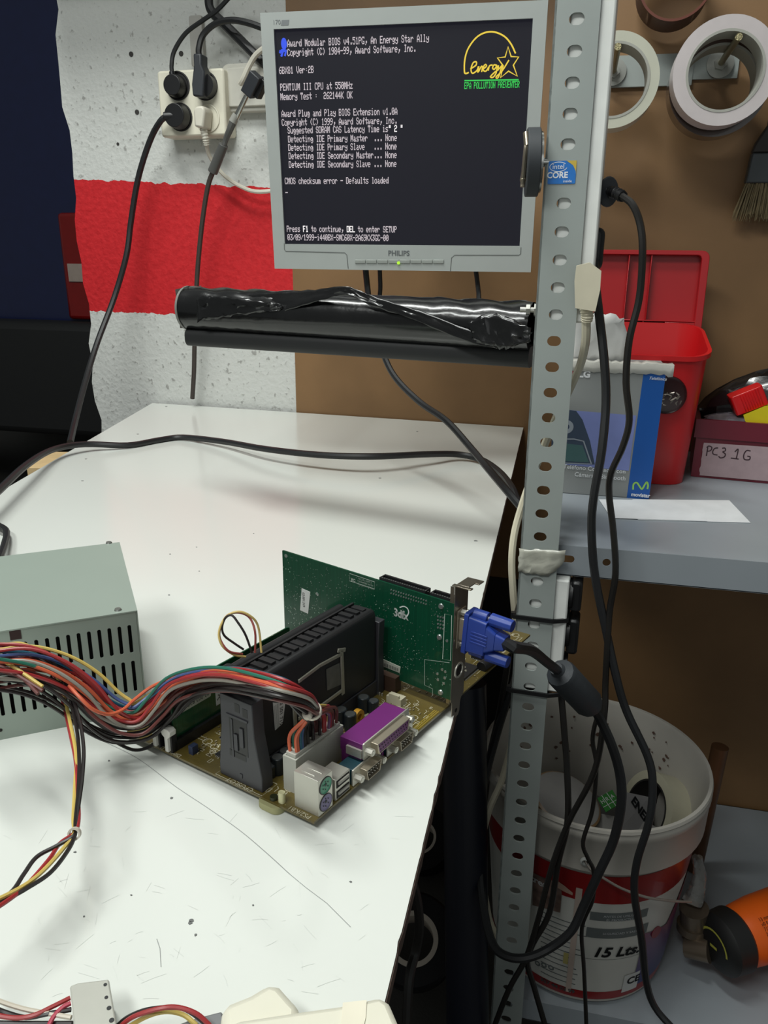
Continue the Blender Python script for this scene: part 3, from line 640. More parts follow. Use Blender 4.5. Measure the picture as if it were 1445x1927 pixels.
# ================================================================ tape rolls on pegs, rail, brush (right back sheet)
M_zn = mat('zinc', (170, 172, 166), .35, .85)
ral = thing('peg_rail', 'grey steel rail with threaded pegs behind the tape rolls', 'rail', (.1, 1.27, .555))
obj('rail', MB().box(.030, .142, 1.268, 1.2745, .553, .592), M_st, ral)
for x, z in ((.0367, .5720), (.1757, .5770)):
    obj('peg', MB().cyl((x, 1.268, z), (x-.001, 1.135, z+.003), .0042, n=12), mat('threaded_rod', (150, 142, 110), .35, .8, bump=.5, bscale=600), ral)
    obj('washer', MB().cyl((x, 1.2675, z), (x, 1.265, z), .0175, n=28).cyl((x, 1.265, z), (x, 1.258, z), .009, n=6), M_zn, ral)
obj('rail', MB().box(.142, .20, 1.270, 1.2745, .560, .590), M_st, ral)
def roll(cx, cz, Y0, Y1, ro, ri, mt_face, mt_core, label, tilt=0.0, grp=None):
    t = thing('tape_roll', label, 'tape roll', (cx, (Y0+Y1)/2, cz-ro), grp)
    M = Matrix.Translation((cx, Y0, cz)) @ Matrix.Rotation(tilt, 4, 'Z') @ Matrix.Rotation(-PI/2, 4, 'X')
    d = Y1-Y0
    obj('tape', MB(M).lathe([(ri+.003, 0), (ro, 0), (ro, d), (ri+.003, d), (ri+.003, 0)], 56), mt_face, t)
    obj('core', MB(M).lathe([(ri, -.0006), (ri+.003, -.0006), (ri+.003, d+.0006), (ri, d+.0006), (ri, -.0006)], 56), mt_core, t)
    return t
M_tw = mat('tape_white', (188, 188, 172), .35, var=.04); M_tc = mat('tape_core', (158, 158, 150), .6)
roll(.0346, .5390, 1.14, 1.185, .0548, .0405, M_tw, M_tc, 'off white tape roll hanging on the left peg beside the upright')
roll(.1650, .5450, 1.14, 1.178, .0605, .0425, mat('tape_lilac', (192, 184, 184), .35), M_tc, 'large white tape roll hanging on the right peg, in front of a brown one')
roll(.1665, .5380, 1.185, 1.225, .0605, .0440, mat('tape_brown', (62, 48, 42), .25, coat=.5), M_tc, 'brown tape roll behind the large white roll on the right peg')
t = roll(.1020, .6600, 1.20, 1.255, .0455, .0425, mat('tape_thin_rim', (128, 104, 92), .4), mat('core_rust', (96, 46, 30), .5), 'thin brown empty ring hanging above between the two tape rolls')
obj('peg', MB().cyl((.102, 1.21, .7015), (.102, 1.2745, .7010), .003), M_zn, ral)
br = thing('paint_brush', 'paint brush with dark ferrule hanging bristles down at the right edge', 'brush', (.245, 1.24, .385))
g0, g1 = PY(1404, 288, 1.245), PY(1402, 345, 1.245)
BM = frame((g1.x, 1.252, 0), Vector((1, 0, 0)), Vector((0, 0, 1)), Vector((0, -1, 0)))
W = .062
obj('ferrule', MB(BM).prism([(0, g1.z), (W, g1.z), (W-.003, g0.z), (.003, g0.z)], -.006, .010), mat('ferrule_tin', (72, 76, 78), .4, .5), br, bevel=.002)
obj('handle', MB(BM).prism([(.003, g0.z), (W-.003, g0.z), (W/2+.014, g0.z+.035), (W/2+.010, g0.z+.13), (W/2-.010, g0.z+.13), (W/2-.012, g0.z+.035), (.006, g0.z+.012)], -.005, .008), mat('brush_handle', (44, 38, 34), .5), br, bevel=.002)
brs = MB(BM); random.seed(8)
for i in range(260):
    x = random.uniform(.001, W-.001); zz = random.uniform(-.004, .008); L_ = random.uniform(.038, .050); e = (x-W/2)*.35+random.uniform(-.003, .003)
    brs.cyl((x, g1.z+.002, zz), (x+e, g1.z-L_, zz+random.uniform(-.004, .004)), .0009, .0004, n=4, cap=False)
b_ = obj('bristles', brs, mat('bristle', (116, 102, 72), .7, var=.25, scale=80), br); b_['kind'] = 'stuff'

# ================================================================ red container with open lid
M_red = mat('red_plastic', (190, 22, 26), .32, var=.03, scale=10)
rc = thing('red_container', 'bright red plastic bin with open compartment lid on the shelf', 'container', (.12, 1.10, .0402))
def sec(x0, x1, y0, y1, r, zf, zb, n=5):
    return [(x, y, zf+(zb-zf)*(y-y0)/(y1-y0)) for x, y in rrect(x0, x1, y0, y1, r, n)]
def skin(mb, secs):
    n = len(secs[0]); k0 = 0; vs = [v for s_ in secs for v in s_]
    return mb.add(vs, [(i*n+j, i*n+(j+1) % n, (i+1)*n+(j+1) % n, (i+1)*n+j) for i in range(len(secs)-1) for j in range(n)])
bd = MB()
o_ = [sec(.035, .172, 1.065, 1.165, .028, .0405, .0405), sec(.028, .181, 1.058, 1.185, .030, .203, .233), sec(.025, .185, 1.054, 1.190, .032, .205, .235), sec(.025, .185, 1.054, 1.190, .032, .211, .241), sec(.0295, .1805, 1.059, 1.185, .030, .211, .241), sec(.039, .168, 1.069, 1.161, .026, .046, .046)]
skin(bd, o_); n = len(o_[0]); bd.f += [list(range(n))[::-1], list(range(5*n, 6*n))]; bd.m += [0, 0]
obj('bin_body', bd, M_red, rc)
wc = PY(1254, 742, 1.062); wh = MB(frame((wc.x, 1.0572, wc.z), Vector((1, 0, 0)), Vector((0, .07, 1)), Vector((0, -1, .07))))
wh.lathe([(0, .0008), (.0205, .0008), (.0235, .0022), (.0245, .0)], 36)
wn = obj('round_window', wh, mat('window_dark', (40, 12, 14), .25), rc, label='dark round window')
sw = MB(); random.seed(4)
for i in range(26):
    x, z = wc.x+random.uniform(-.013, .017), wc.z+random.uniform(-.015, .004); a = random.uniform(0, PI)
    sw.cyl((x, 1.0563, z), (x+.005*math.cos(a), 1.0558, z+.005*math.sin(a)), .0008, n=6)
k_ = obj('screws', sw, mat('screw_steel', (170, 160, 150), .3, .8), wn); k_['kind'] = 'stuff'
# lid standing open behind
LD = frame((.0, 1.205, .225), Vector((1, 0, 0)), Vector((0, .10, 1)).normalized(), Vector((0, -1, .10)).normalized())
ld = MB(LD); x0, x1, y0, y1 = .018, .1855, -.045, .112
ld.prism(rrect(x0, x1, y0, y1, .010), -.002, 0)
def wallr(a, b, c, d, h=.012): ld.box(a, b, c, d, 0, h)
ro_ = rrect(x0, x1, y0, y1, .010); ri_ = rrect(x0+.007, x1-.010, y0+.007, y1-.006, .006)
n = len(ro_); ld.add([(x, y, z) for z in (0, .014) for L_ in (ro_, ri_) for x, y in L_], [(2*n+i, 2*n+(i+1) % n, 3*n+(i+1) % n, 3*n+i) for i in range(n)]+[(i, (i+1) % n, 2*n+(i+1) % n, 2*n+i) for i in range(n)]+[(n+(i+1) % n, n+i, 3*n+i, 3*n+(i+1) % n) for i in range(n)])
wallr(.079, .0805, .018, y1-.006, .013); wallr(.109, .1105, .018, y1-.006, .013)
wallr(.075, .0765, -.04, .018, .013); wallr(.025, .176, .016, .018, .013); wallr(.106, .1075, -.04, .016, .013); wallr(.136, .176, -.04, .016, .0125); wallr(.025, .076, .004, .006, .011)
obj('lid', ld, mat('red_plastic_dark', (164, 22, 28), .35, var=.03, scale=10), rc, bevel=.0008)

# ================================================================ cardboard phone box
pbx = thing('phone_box', 'grey and blue cardboard telephone box with torn white flaps on the shelf', 'box', (.06, 1.03, .0402))
bx0, bx1, bz0, bz1, by = .004, .1215, .0404, .205, .992
PB = frame((0, by, 0), Vector((1, .0, 0)), Vector((0, 0, 1)), Vector((0, -1, 0)))
M_card = mat('box_grey', (140, 143, 142), .55, var=.02); M_bb = mat('box_blue', (12, 84, 165), .45, var=.02); M_lil = mat('box_lilac', (126, 138, 196), .5, var=.08, scale=25)
bb = MB(PB); bb.prism([(bx0, bz0), (bx1-.002, bz0), (bx1, bz1), (bx0, bz1)], -.07, 0); obj('carton', bb, M_card, pbx, bevel=.0006)
def Q(px, py): p = PY(px, py, by); return p.x, p.z
pr_ = MB(PB); pr_.prism([Q(1179, 938), (bx1-.0022, bz0+.0004), (bx1-.0002, bz1-.0005), Q(1213, 685)], 0.0001, .0004); obj('blue_stripe', pr_, M_bb, pbx)
pr_ = MB(PB); pr_.prism([Q(1040, 872), Q(1183, 886), Q(1197, 782), Q(1050, 770)], 0.0001, .0003); obj('lilac_panel', pr_, M_lil, pbx)
ph = MB(PB); ph.prism([Q(1036, 872), Q(1119, 874), Q(1110, 830), Q(1096, 790), Q(1084, 773), Q(1040, 768)], .0003, .0005); pic = obj('phone_picture', ph, mat('print_slate', (58, 72, 92), .45), pbx, label='printed picture of a cordless handset')
ph = MB(PB); c = Q(1066, 803); ph.annulus(.0035, .0085, .0007, M=PB @ Matrix.Translation((c[0], c[1], 0))); obj('print_ring', ph, mat('print_silver', (150, 158, 168), .45), pic, flat=True)
ph = MB(PB); ph.ribbon([Q(1058, 826), Q(1080, 826), Q(1098, 830), Q(1113, 874)], .0016, .0007); ph.ribbon([Q(1034, 870), Q(1112, 873)], .0012, .0007); obj('print_frame', ph, mat('print_silver', (150, 158, 168), .45), pic, flat=True)
ph = MB(PB); ph.prism([Q(1058, 867), Q(1108, 870), Q(1096, 838), Q(1060, 834)], .0005, .00065); obj('print_display', ph, mat('print_teal', (70, 104, 104), .4), pic)
def ptx(s_, px, py, size, mt, al='LEFT', name='lettering', sx=1, sh=0, bold=0):
    q = Q(px, py); txt(name, s_, size, PB @ Matrix.Translation((q[0], q[1], .0006)) @ Matrix.Rotation(-.02, 4, 'Z'), mt, pbx, al, sh, sx=sx, bold=bold)
ptx('LG', 1088, 709, .0115, M_wt, bold=.0005); ptx('Telefónica', 1220, 714, .0052, M_wt, sh=.35, sx=.95)
ptx('Teléfono Compacto con', 1177, 891, .0077, M_wt, 'RIGHT'); ptx('Cámara y Bluetooth', 1177, 904, .0077, M_wt, 'RIGHT'); ptx('movistar', 1187, 933, .0068, M_wt, sx=.95, bold=.0002)
lg = MB(PB); c = Q(1073, 701); lg.prism(circ(c[0], c[1], .0068, 24), .0002, .0005); obj('red_disc', lg, mat('print_red', (160, 30, 58), .45), pbx)
lg = MB(PB); lg.ribbon([(c[0]-.002, c[1]+.0035), (c[0]-.002, c[1]-.002), (c[0]+.003, c[1]-.002)], .0009, .0007); lg.annulus(.0048, .0056, .0007, M=PB @ Matrix.Translation((c[0], c[1], 0))); obj('disc_mark', lg, M_wt, pbx, flat=True)
mv = MB(PB); mv.ribbon([Q(*q) for q in ((1191, 921), (1192, 911), (1198, 908), (1204, 916), (1208, 920), (1213, 912), (1217, 907), (1219, 913), (1218, 920))], .0021, .0007, smooth=4); obj('m_emblem', mv, mat('print_lime', (150, 205, 90), .45), pbx, flat=True, label='green wavy m emblem')
M_pap = mat('torn_white_card', (204, 202, 194), .7, bump=.3, bscale=60); random.seed(6)
fl = MB(); K = 26
for i in range(K):
    x = bx0-.002+(bx1-bx0+.010)*i/(K-1); zt = bz1+.0035+random.uniform(-.0010, .0010); zb = bz1-.0085+random.uniform(-.0012, .0012)-(.003 if i > K-3 else 0)
    for y, z in ((by-.0012, zb), (by-.0030, (zt+zb)/2), (by-.0022+random.uniform(0, .001), zt), (by+.018, zt+random.uniform(-.001, .001))): fl.v.append(Vector((x, y, z)))
fl.f = [(i*4+k, (i+1)*4+k, (i+1)*4+k+1, i*4+k+1) for i in range(K-1) for k in range(3)]; fl.m = [0]*len(fl.f)
obj('torn_flap', fl, M_pap, pbx, solid=.0006)
fl = MB(); K = 12
for i in range(K):
    for k in range(6):
        x = bx0+.004+i/(K-1)*.066*(1 if k < 4 else .92); z = bz1-.003+k*.0125+random.uniform(-.002, .002)-(.004 if i > 9 and k > 4 else 0); fl.v.append(Vector((x+random.uniform(-.001, .001), by+.022-.001*k+random.uniform(-.002, .002), z)))
fl.f = [(i*6+k, (i+1)*6+k, (i+1)*6+k+1, i*6+k+1) for i in range(K-1) for k in range(5)]; fl.m = [0]*len(fl.f)
obj('torn_flap', fl, mat('white_wrap', (206, 206, 204), .4, bump=.3, bscale=40), pbx, solid=.0005, label='crumpled white wrap sticking up behind the flap')

# ================================================================ papers on the shelf
def sheet(pts, z, label):
    p = [P(x, y, z) for x, y in pts]; s_ = MB(); s_.prism([(q.x, q.y) for q in p], z, z+.0004)
    return tag(obj('paper_sheet', s_, mat('paper', (226, 228, 230), .8), flat=True), label, 'paper')
sheet([(1200, 978), (1412, 984), (1372, 942), (1190, 940)], .0404, 'white paper sheet on the shelf, longer one reaching further right')
sheet([(1150, 975), (1330, 981), (1320, 943), (1127, 940)], .0410, 'white paper sheet on the shelf, upper one at the left beside the cables')

# ================================================================ dark red tray
tr = thing('parts_tray', 'dark wine red tray with a handwritten PC3 tape label', 'tray', (.26, 1.15, .0402))
TF = frame((.186, 1.118, .0404), Vector((1, -.12, 0)).normalized(), Vector((.12, 1, 0)).normalized(), Vector((0, 0, 1)))
ty = MB(TF); M_wine = mat('wine_plastic', (104, 22, 40), .4, var=.04)
T0, T1 = .0, .17
ty.prism([(T0, 0), (T1, 0), (T1, .11), (T0, .11)], 0, .0025, top=None)
H0, H1 = .056, .081
for a, b, c, d in ((T0, T1, 0, .003), (T0, T1, .107, .11), (T0, .003, .003, .107), (T1-.003, T1, .003, .107)): ty.box(a, b, c, d, .0025, H0)
for a, b, c, d in ((T0-.003, T1+.003, -.003, .003), (T0-.003, T1+.003, .107, .113), (T0-.003, .003, .003, .107), (T1-.003, T1+.003, .003, .107)): ty.box(a, b, c, d, H0, H1)
obj('tray_body', ty, M_wine, tr)
TL = TF @ frame((0, -.0006, 0), Vector((1, 0, 0)), Vector((0, 0, 1)), Vector((0, -1, 0)))
random.seed(2); tpb = [(.0105+random.uniform(-.0007, .0007), .003+i*.046/14) for i in range(15)]
obj('tape_label', MB(TL).prism([(.150, .004), (.150, .051)]+tpb[::-1], 0, .0008), mat('masking_tape', (172, 150, 154), .75, var=.06, scale=90), tr)
hw = MB(TL)
for c in ([(.0165, .043), (.0162, .031)], [(.0150, .0425), (.0175, .0450), (.0215, .0435), (.0205, .039), (.0160, .0375)], [(.0295, .0435), (.0255, .0425), (.0235, .0385), (.0245, .0345), (.0300, .0335)],
          [(.0345, .0435), (.0380, .0440), (.0390, .0405), (.0360, .0385), (.0395, .0360), (.0390, .0320), (.0345, .0300), (.0315, .0320)],
          [(.0510, .0400), (.0545, .0440), (.0540, .0310)], [(.0470, .0310), (.0570, .0305)], [(.0700, .0430), (.0650, .0430), (.0625, .0370), (.0640, .0310), (.0700, .0310), (.0705, .0350), (.0670, .0355)]):
    hw.ribbon(c, .0015, .0011, smooth=4)
obj('handwriting', hw, mat('marker_ink', (58, 36, 44), .6), tr, flat=True)
# things heaped in the tray
def lump(name, pts, r, mt, label, cat, jit=.1, seed=1, sc=(1, 1, 1)):
    random.seed(seed); g = MB(Matrix.Translation(pts) @ Matrix.Diagonal((sc[0], sc[1], sc[2], 1)))
    g.blob((0, 0, 0), r, r, r, 18, 11, jit); return tag(obj(name, g, mt, sharp=20), label, cat)
c = TF @ Vector((.100, .065, .108)); g = MB(frame(c, Vector((.95, -.1, .32)).normalized(), Vector((.1, 1, 0)).normalized(), Vector((-.3, 0, .95)).normalized())); random.seed(9)
g.blob((0, 0, 0), .105, .040, .040, 26, 12, .05); tag(obj('plastic_bag', g, M_film, sharp=20), 'shiny black plastic bag heaped in the wine red tray', 'bag')
c = TF @ Vector((.052, .028, .078)); g = MB(Matrix.Translation(c)); g.blob((0, 0, 0), .044, .022, .009, 22, 9, .09)
tag(obj('plastic_bag', g, mat('clear_film', (96, 92, 98), .15, coat=.6, var=.3, scale=120), sharp=15), 'crumpled clear plastic wrap along the front of the tray', 'bag')
c0 = PY(1376, 762, 1.135); c1 = PY(1427, 742, 1.135); cw = (c1-c0).normalized(); cf = frame(c0, cw, Vector((0, 1, 0)), cw.cross(Vector((0, 1, 0))))
cp = MB(cf); cp.prism(rrect(0, .042, -.015, .015, .004), -.014, .013)
for i in range(8): cp.box(.012+i*.0032, .0135+i*.0032, -.0163, -.0145, -.013, .012)
tag(obj('bottle_cap', cp, mat('cap_red', (205, 20, 24), .3), bevel=.003), 'ribbed bright red plastic cap on top of the tray heap', 'cap')
yl = [PY(x, y, 1.112) for x, y in ((1404, 783), (1440, 768), (1500, 762), (1500, 800), (1412, 795), (1406, 790))]
g = MB(); n = len(yl); g.v = [Vector(q) for q in yl]+[Vector(q)+Vector((0, .022, 0)) for q in yl]; g.f = [tuple(range(n)), tuple(range(n, 2*n))[::-1]]+[(i, (i+1) % n, n+(i+1) % n, n+i) for i in range(n)]; g.m = [0]*len(g.f)
tag(obj('yellow_clip', g, mat('yellow_plastic', (214, 196, 22), .35), bevel=.003), 'bright yellow plastic piece at the right end of the tray', 'clip')

# ================================================================ plugs and cables hanging behind and along the upright
t = thing('power_cable', 'thin black power cable from the ribbed grey plug, swinging down past the bucket', 'cable', PY(1150, 380, .80))
a, b_ = PY(1098, 362, .835), PY(1143, 361, .815)
obj('plug_body', MB().cyl(a, b_, .0165, .0095, n=20).cyl(b_, b_+(b_-a).normalized()*.002, .0135), mat('plug_charcoal', (46, 49, 54), .5), t, bevel=.001)
obj('strain_relief', MB().tube([b_, PY(1158, 363, .81), PY(1172, 370, .80)], .005, 10, rr=lambda q: .0046+.0010*math.sin(q*38), smooth=16), M_bp, t)
M_thin = mat('cable_dark', (26, 24, 22), .4)
ptsB = [(1170, 369, .80), (1190, 385, .79), (1204, 420, .785), (1209, 470, .78), (1203, 560, .78), (1184, 640, .775), (1178, 720, .775), (1184, 790, .775), (1172, 840, .775), (1150, 890, .775), (1146, 930, .775), (1154, 1000, .77), (1158, 1080, .765), (1147, 1150, .765), (1142, 1230, .76), (1139, 1290, .76), (1137, 1345, .755), (1119, 1450, .75), (1070, 1547, .75), (1038, 1632, .745), (1014, 1725, .74), (990, 1802, .735), (957, 1863, .73), (925, 1945, .73)]
cord('cord', [PY(*q) for q in ptsB], .0033, M_thin, '', parent=t)
t = thing('power_cable', 'thick black power cable from the dark plug, falling in front of the phone box', 'cable', PY(1120, 480, .80))
a, b_ = PY(1098, 445, .85), PY(1122, 500, .815)
dm = MB(frame(PY(1116, 465, .83), Vector((1, 0, .0)), Vector((0, 0, 1)), Vector((0, -1, 0)))); dm.prism(rrect(-.016, .010, -.022, .018, .007), -.011, .011); obj('plug_body', dm, M_bp, t, bevel=.004)
ptsD = [(1119, 490, .82), (1120, 530, .81), (1127, 590, .80), (1137, 680, .79), (1140, 760, .785), (1132, 850, .775), (1118, 930, .77), (1113, 990, .77), (1119, 1080, .77), (1140, 1185, .765), (1161, 1280, .76), (1180, 1341, .76), (1218, 1422, .755), (1228, 1474, .75), (1222, 1543, .745), (1198, 1624, .745), (1194, 1685, .745), (1207, 1766, .75), (1216, 1847, .76), (1232, 1895, .76), (1270, 1940, .75)]
cord('cord', [PY(*q) for q in ptsD], .0043, M_blk, '', parent=t)
t = thing('power_cable', 'cream power plug and cord hanging beside the upright over the phone box', 'cable', PY(1100, 560, .80))
pm = [PY(x, y, .768) for x, y in ((1092, 507), (1108, 503), (1123, 514), (1121, 545), (1114, 577), (1090, 573), (1089, 530))]
g = MB(); n = len(pm); g.v = [Vector(q) for q in pm]+[Vector(q)+Vector((0, .02, 0)) for q in pm]; g.f = [tuple(range(n)), tuple(range(n, 2*n))[::-1]]+[(i, (i+1) % n, n+(i+1) % n, n+i) for i in range(n)]; g.m = [0]*len(g.f)
M_crm = mat('aged_cream', (214, 207, 184), .45)
obj('plug_body', g, M_crm, t, bevel=.004)
obj('strain_relief', MB().tube([PY(1103, 574, .778), PY(1105, 590, .778), PY(1104, 604, .78)], .005, 10, rr=lambda q: .0066-.0016*q+.0006*math.sin(q*40), smooth=14), M_crm, t)
cord('cord', [PY(*q) for q in ((1103, 600, .78), (1102, 640, .79), (1094, 680, .81), (1080, 715, .825), (1066, 745, .83), (1040, 800, .84), (1000, 900, .84), (978, 965, .84), (967, 1010, .835), (963, 1060, .83), (966, 1120, .83), (975, 1250, .84), (965, 1380, .84), (945, 1465, .84), (922, 1520, .83), (908, 1580, .825), (906, 1640, .82), (915, 1700, .82), (926, 1745, .82), (960, 1800, .82))], .0042, M_crm, '', parent=t)
cord('black_cable', [PY(*q) for q in ((1048, 1240, .80), (1056, 1310, .79), (1062, 1380, .78), (1067, 1450, .77), (1068, 1545, .755), (1050, 1624, .75), (1034, 1717, .745), (1003, 1775, .74), (992, 1810, .74), (1004, 1855, .74), (1030, 1945, .735))], .0036, M_thin, 'black cable hanging straight through the middle of the bucket mouth')
cord('black_cable', [PY(*q) for q in ((1137, 1330, .765), (1123, 1352, .765), (1115, 1393, .765), (1122, 1442, .76), (1115, 1523, .755), (1097, 1584, .75), (1106, 1615, .75), (1117, 1640, .75), (1115, 1693, .745), (1095, 1746, .745), (1099, 1827, .74), (1104, 1945, .735))], .0024, M_thin, 'thinnest black cable wiggling down the front of the bucket')
cord('black_cable', [PY(*q) for q in ((962, 1180, .84), (955, 1250, .84), (940, 1340, .85), (922, 1420, .86), (912, 1490, .87), (904, 1570, .88), (902, 1660, .88))], .0040, M_thin, 'black cable left of the upright in front of the bucket rim')

# ================================================================ paint bucket
bk_ = thing('paint_bucket', 'white fifteen litre paint bucket with red label behind the upright', 'bucket', (.083, .928, -.60))
BC = Vector((.083, .928, 0)); M_bw = mat('bucket_white', (172, 168, 160), .42, var=.05, scale=14)
BT = Matrix.Translation(BC)
def brad(z): return .1175+(z+.60)*(.1385-.1175)/.24
wall_ = MB(BT).lathe([(0, -.5985), (.112, -.5985), (.1175, -.594), (brad(-.37), -.37), (.1395, -.362), (.1455, -.362), (.1465, -.318), (.1478, -.316), (.1478, -.308), (.1465, -.305), (.1478, -.303), (.1465, -.2995), (.1425, -.2995), (.1405, -.304), (.1345, -.36), (.113, -.592), (0, -.592)], 72)
obj('shell', wall_, M_bw, bk_)
def BR(px, py, dr=.0):   # theta, z on the bucket side
    v = ray(px, py); t = .5
    lo, hi = .3, None
    best = None
    for i in range(4000):
        t = .75+i*.0003; p = CAM+v*t; r = math.hypot(p.x-BC.x, p.y-BC.y)
        if r <= brad(p.z)+dr: return math.atan2(p.y-BC.y, p.x-BC.x), p.z
    p = CAM+v*((BC-CAM).length); return math.atan2(p.y-BC.y, p.x-BC.x), p.z
def bpatch(name, mt, t0, t1, z0, z1, dr_,  n=40, parent=bk_, label=None, poly=None):
    g = MB(BT)
    if poly:
        k = 6; vs = []
        # poly = list of (theta, zlow, zhigh)
        pq = []
        for (t_a, a_a, b_a), (t_b, a_b, b_b) in zip(poly, poly[1:]): pq += [(t_a+(t_b-t_a)*q/6, a_a+(a_b-a_a)*q/6, b_a+(b_b-b_a)*q/6) for q in range(6)]
        poly = pq+[poly[-1]]
        for th, a, b in poly:
            for j in range(k+1):
                z = a+(b-a)*j/k; r = brad(z)+dr_*1.3+.0002; vs.append((r*math.cos(th), r*math.sin(th), z))
        g.add(vs, [(i*(k+1)+j, (i+1)*(k+1)+j, (i+1)*(k+1)+j+1, i*(k+1)+j+1) for i in range(len(poly)-1) for j in range(k)])
    else:
        g.lathe([(brad(z0)+dr_, z0), (brad(z1)+dr_, z1)], max(n, int(72*abs(t1-t0)/6.28)+2), a0=t0, a1=t1)
    return obj(name, g, mt, parent, label=label)
def btext(s_, th, z, size, mt, mir=1, name='lettering', sx=1, sh=0, bold=0, al='LEFT', rot=0):
    mb = txt('t', s_, size, Matrix.Rotation(rot, 4, 'Z'), None, None, al, sh, sx=sx, bold=bold, mb=MB()); out = []
    for v in mb.v:
        zz = z+v.y; r = brad(zz)+.0018; a = th+v.x/r; out.append(BC+Vector((r*math.cos(a), r*math.sin(a), zz)))
    mb.v = out; return obj(name, mb, mt, bk_, flat=True)
M_lbr = mat('label_red', (134, 20, 22), .3, var=.10, scale=12, coat=.2); M_lbw = mat('label_white', (190, 190, 184), .4, var=.03)
za = BR(1180, 1700)[1]
bpatch('label_white', M_lbw, 0, 2*PI, -.582, -.375, .0004, 72)
bpatch('label_red_band', M_lbr, 0, 2*PI, za, -.372, .0007, 72)
bpatch('label_red_band', M_lbr, 0, 2*PI, -.5885, -.5745, .0007, 72)
# coloured corner whose print runs red, purple, blue downwards
def gradmat():
    mt = bpy.data.materials.new('label_fade_print'); mt.use_nodes = True; nt = mt.node_tree; b = nt.nodes['Principled BSDF']; N = nt.nodes.new; L = nt.links.new
    tc = N('ShaderNodeTexCoord'); s_ = N('ShaderNodeSeparateXYZ'); L(tc.outputs['Object'], s_.inputs[0]); mr = N('ShaderNodeMapRange'); L(s_.outputs['Z'], mr.inputs[0])
    mr.inputs[1].default_value = .03; mr.inputs[2].default_value = .155; rp = N('ShaderNodeValToRGB'); L(mr.outputs[0], rp.inputs[0])
    rp.color_ramp.elements[0].color = s2l((42, 52, 104))+(1,); rp.color_ramp.elements[1].color = s2l((128, 26, 34))+(1,); e = rp.color_ramp.elements.new(.5); e.color = s2l((94, 66, 104))+(1,)
    L(rp.outputs[0], b.inputs['Base Color']); b.inputs['Roughness'].default_value = .32; return mt
M_fade = gradmat()
tA, tB, tC = BR(1212, 1755)[0], BR(1186, 1885)[0], BR(1252, 1737)[0]
zA = BR(1212, 1755)[1]
pol = [(tB, -.5742, -.5735), (tB+(tA-tB)*.5, -.5742, (zA-.57)/2), (tA, -.5742, zA), (tC, -.5742, BR(1252, 1737)[1]), (tC+.2, -.5742, BR(1285, 1700)[1]+.002), (tC+.35, -.5742, za), (tC+1.0, -.5742, za)]
bpatch('label_colour_corner', M_fade, 0, 0, 0, 0, .0009, poly=pol)
M_ink = mat('label_ink', (30, 32, 34), .5); M_inkg = mat('label_ink_grey', (96, 102, 102), .5)
a, z = BR(1112, 1797); btext('15 Lts.', a, z, .0235, M_ink, sh=.25, bold=.0008, sx=1.0)
a, z = BR(1180, 1857); bpatch('mark_panel', mat('panel_pale', (196, 198, 196), .5), a-.075, a+.12, z-.006, z+.026, .0014, 8); btext('CE', a-.035, z+.008, .017, M_ink, bold=.0005)
a, z = BR(1110, 1722); bpatch('print_bar', M_inkg, a, a+.56, z-.007, z+.007, .0008, 12); btext('ANTES DE UTILIZAR', a+.12, z+.0005, .0050, M_wt); btext('EL PRODUCTO LEER', a+.15, z-.0055, .0050, M_wt)
a, z = BR(1103, 1752); bpatch('print_bar', M_inkg, a, a+.62, z-.009, z+.008, .0008, 12); btext('SEGURIDAD Y SALUD', a+.15, z-.001, .0052, M_wt)
a, z = BR(1096, 1795); bpatch('print_line', M_inkg, a, a+.80, z-.006, z-.0055, .0009, 16)
for i in range(13):
    a, z = BR(1018, 1713+i*9.5); random.seed(i); w_ = random.uniform(.30, .46)
    bpatch('print_line', M_inkg, a, a+w_, z-.0007, z+.0007, .0008, 10)
for i, (px, py) in enumerate(((1012, 1812), (1024, 1815), (1037, 1820))):
    a, z = BR(px, py); g = MB(BT); r = brad(z)+.001; M_ = BT @ Matrix.Rotation(a, 4, 'Z') @ Matrix.Translation((r, 0, z)) @ Matrix.Rotation(PI/2, 4, 'Y'); g.M = M_; g.annulus(.002, .004, .0, 18); obj('print_seal', g, M_inkg, bk_, flat=True)
a, z = BR(1018, 1843); btext('957 44 03 99', a, z, .0085, M_inkg, bold=.0003)
a, z = BR(1064, 1800); bpatch('yellow_spot', mat('spot_yellow', (170, 160, 100), .5), a-.02, a+.03, z-.012, z+.008, .0008, 6)
a, z = BR(1092, 1655); g = None
bpatch('label_seam', mat('seam_pale', (176, 160, 150), .4), a-.028, a+.028, -.582, za+.02, .0012, 4)
pol = [(BR(x, 1700)[0], BR(x, y1)[1], BR(x, y0)[1]) for x, y0, y1 in ((1003, 1640, 1702), (1020, 1648, 1706), (1040, 1655, 1712), (1054, 1668, 1716), (1056, 1680, 1716))]
bpatch('label_picture', mat('label_photo', (112, 92, 84), .4, var=.5, scale=60), 0, 0, 0, 0, .0010, poly=pol)
pol = [(BR(x, 1680)[0], BR(x, y1)[1], BR(x, y0)[1]) for x, y0, y1 in ((1048, 1655, 1668), (1062, 1665, 1676), (1078, 1678, 1683))]
bpatch('label_picture', mat('label_skin', (168, 140, 124), .4), 0, 0, 0, 0, .0011, poly=pol)
a, z = BR(1232, 1752); M_ = BT @ Matrix.Rotation(a, 4, 'Z') @ Matrix.Translation((brad(z)+.0018, 0, z)) @ Matrix.Rotation(PI/2, 4, 'Y')
g = MB(M_); g.prism(circ(0, 0, .0085, 24), 0, .0006); obj('label_badge', g, mat('badge_red', (120, 24, 40), .3), bk_); btext('5', a-.02, z-.003, .009, M_wt)
a, z = BR(1002, 1652); btext('etrea', a-.06, z-.003, .014, M_wt, bold=.0004)
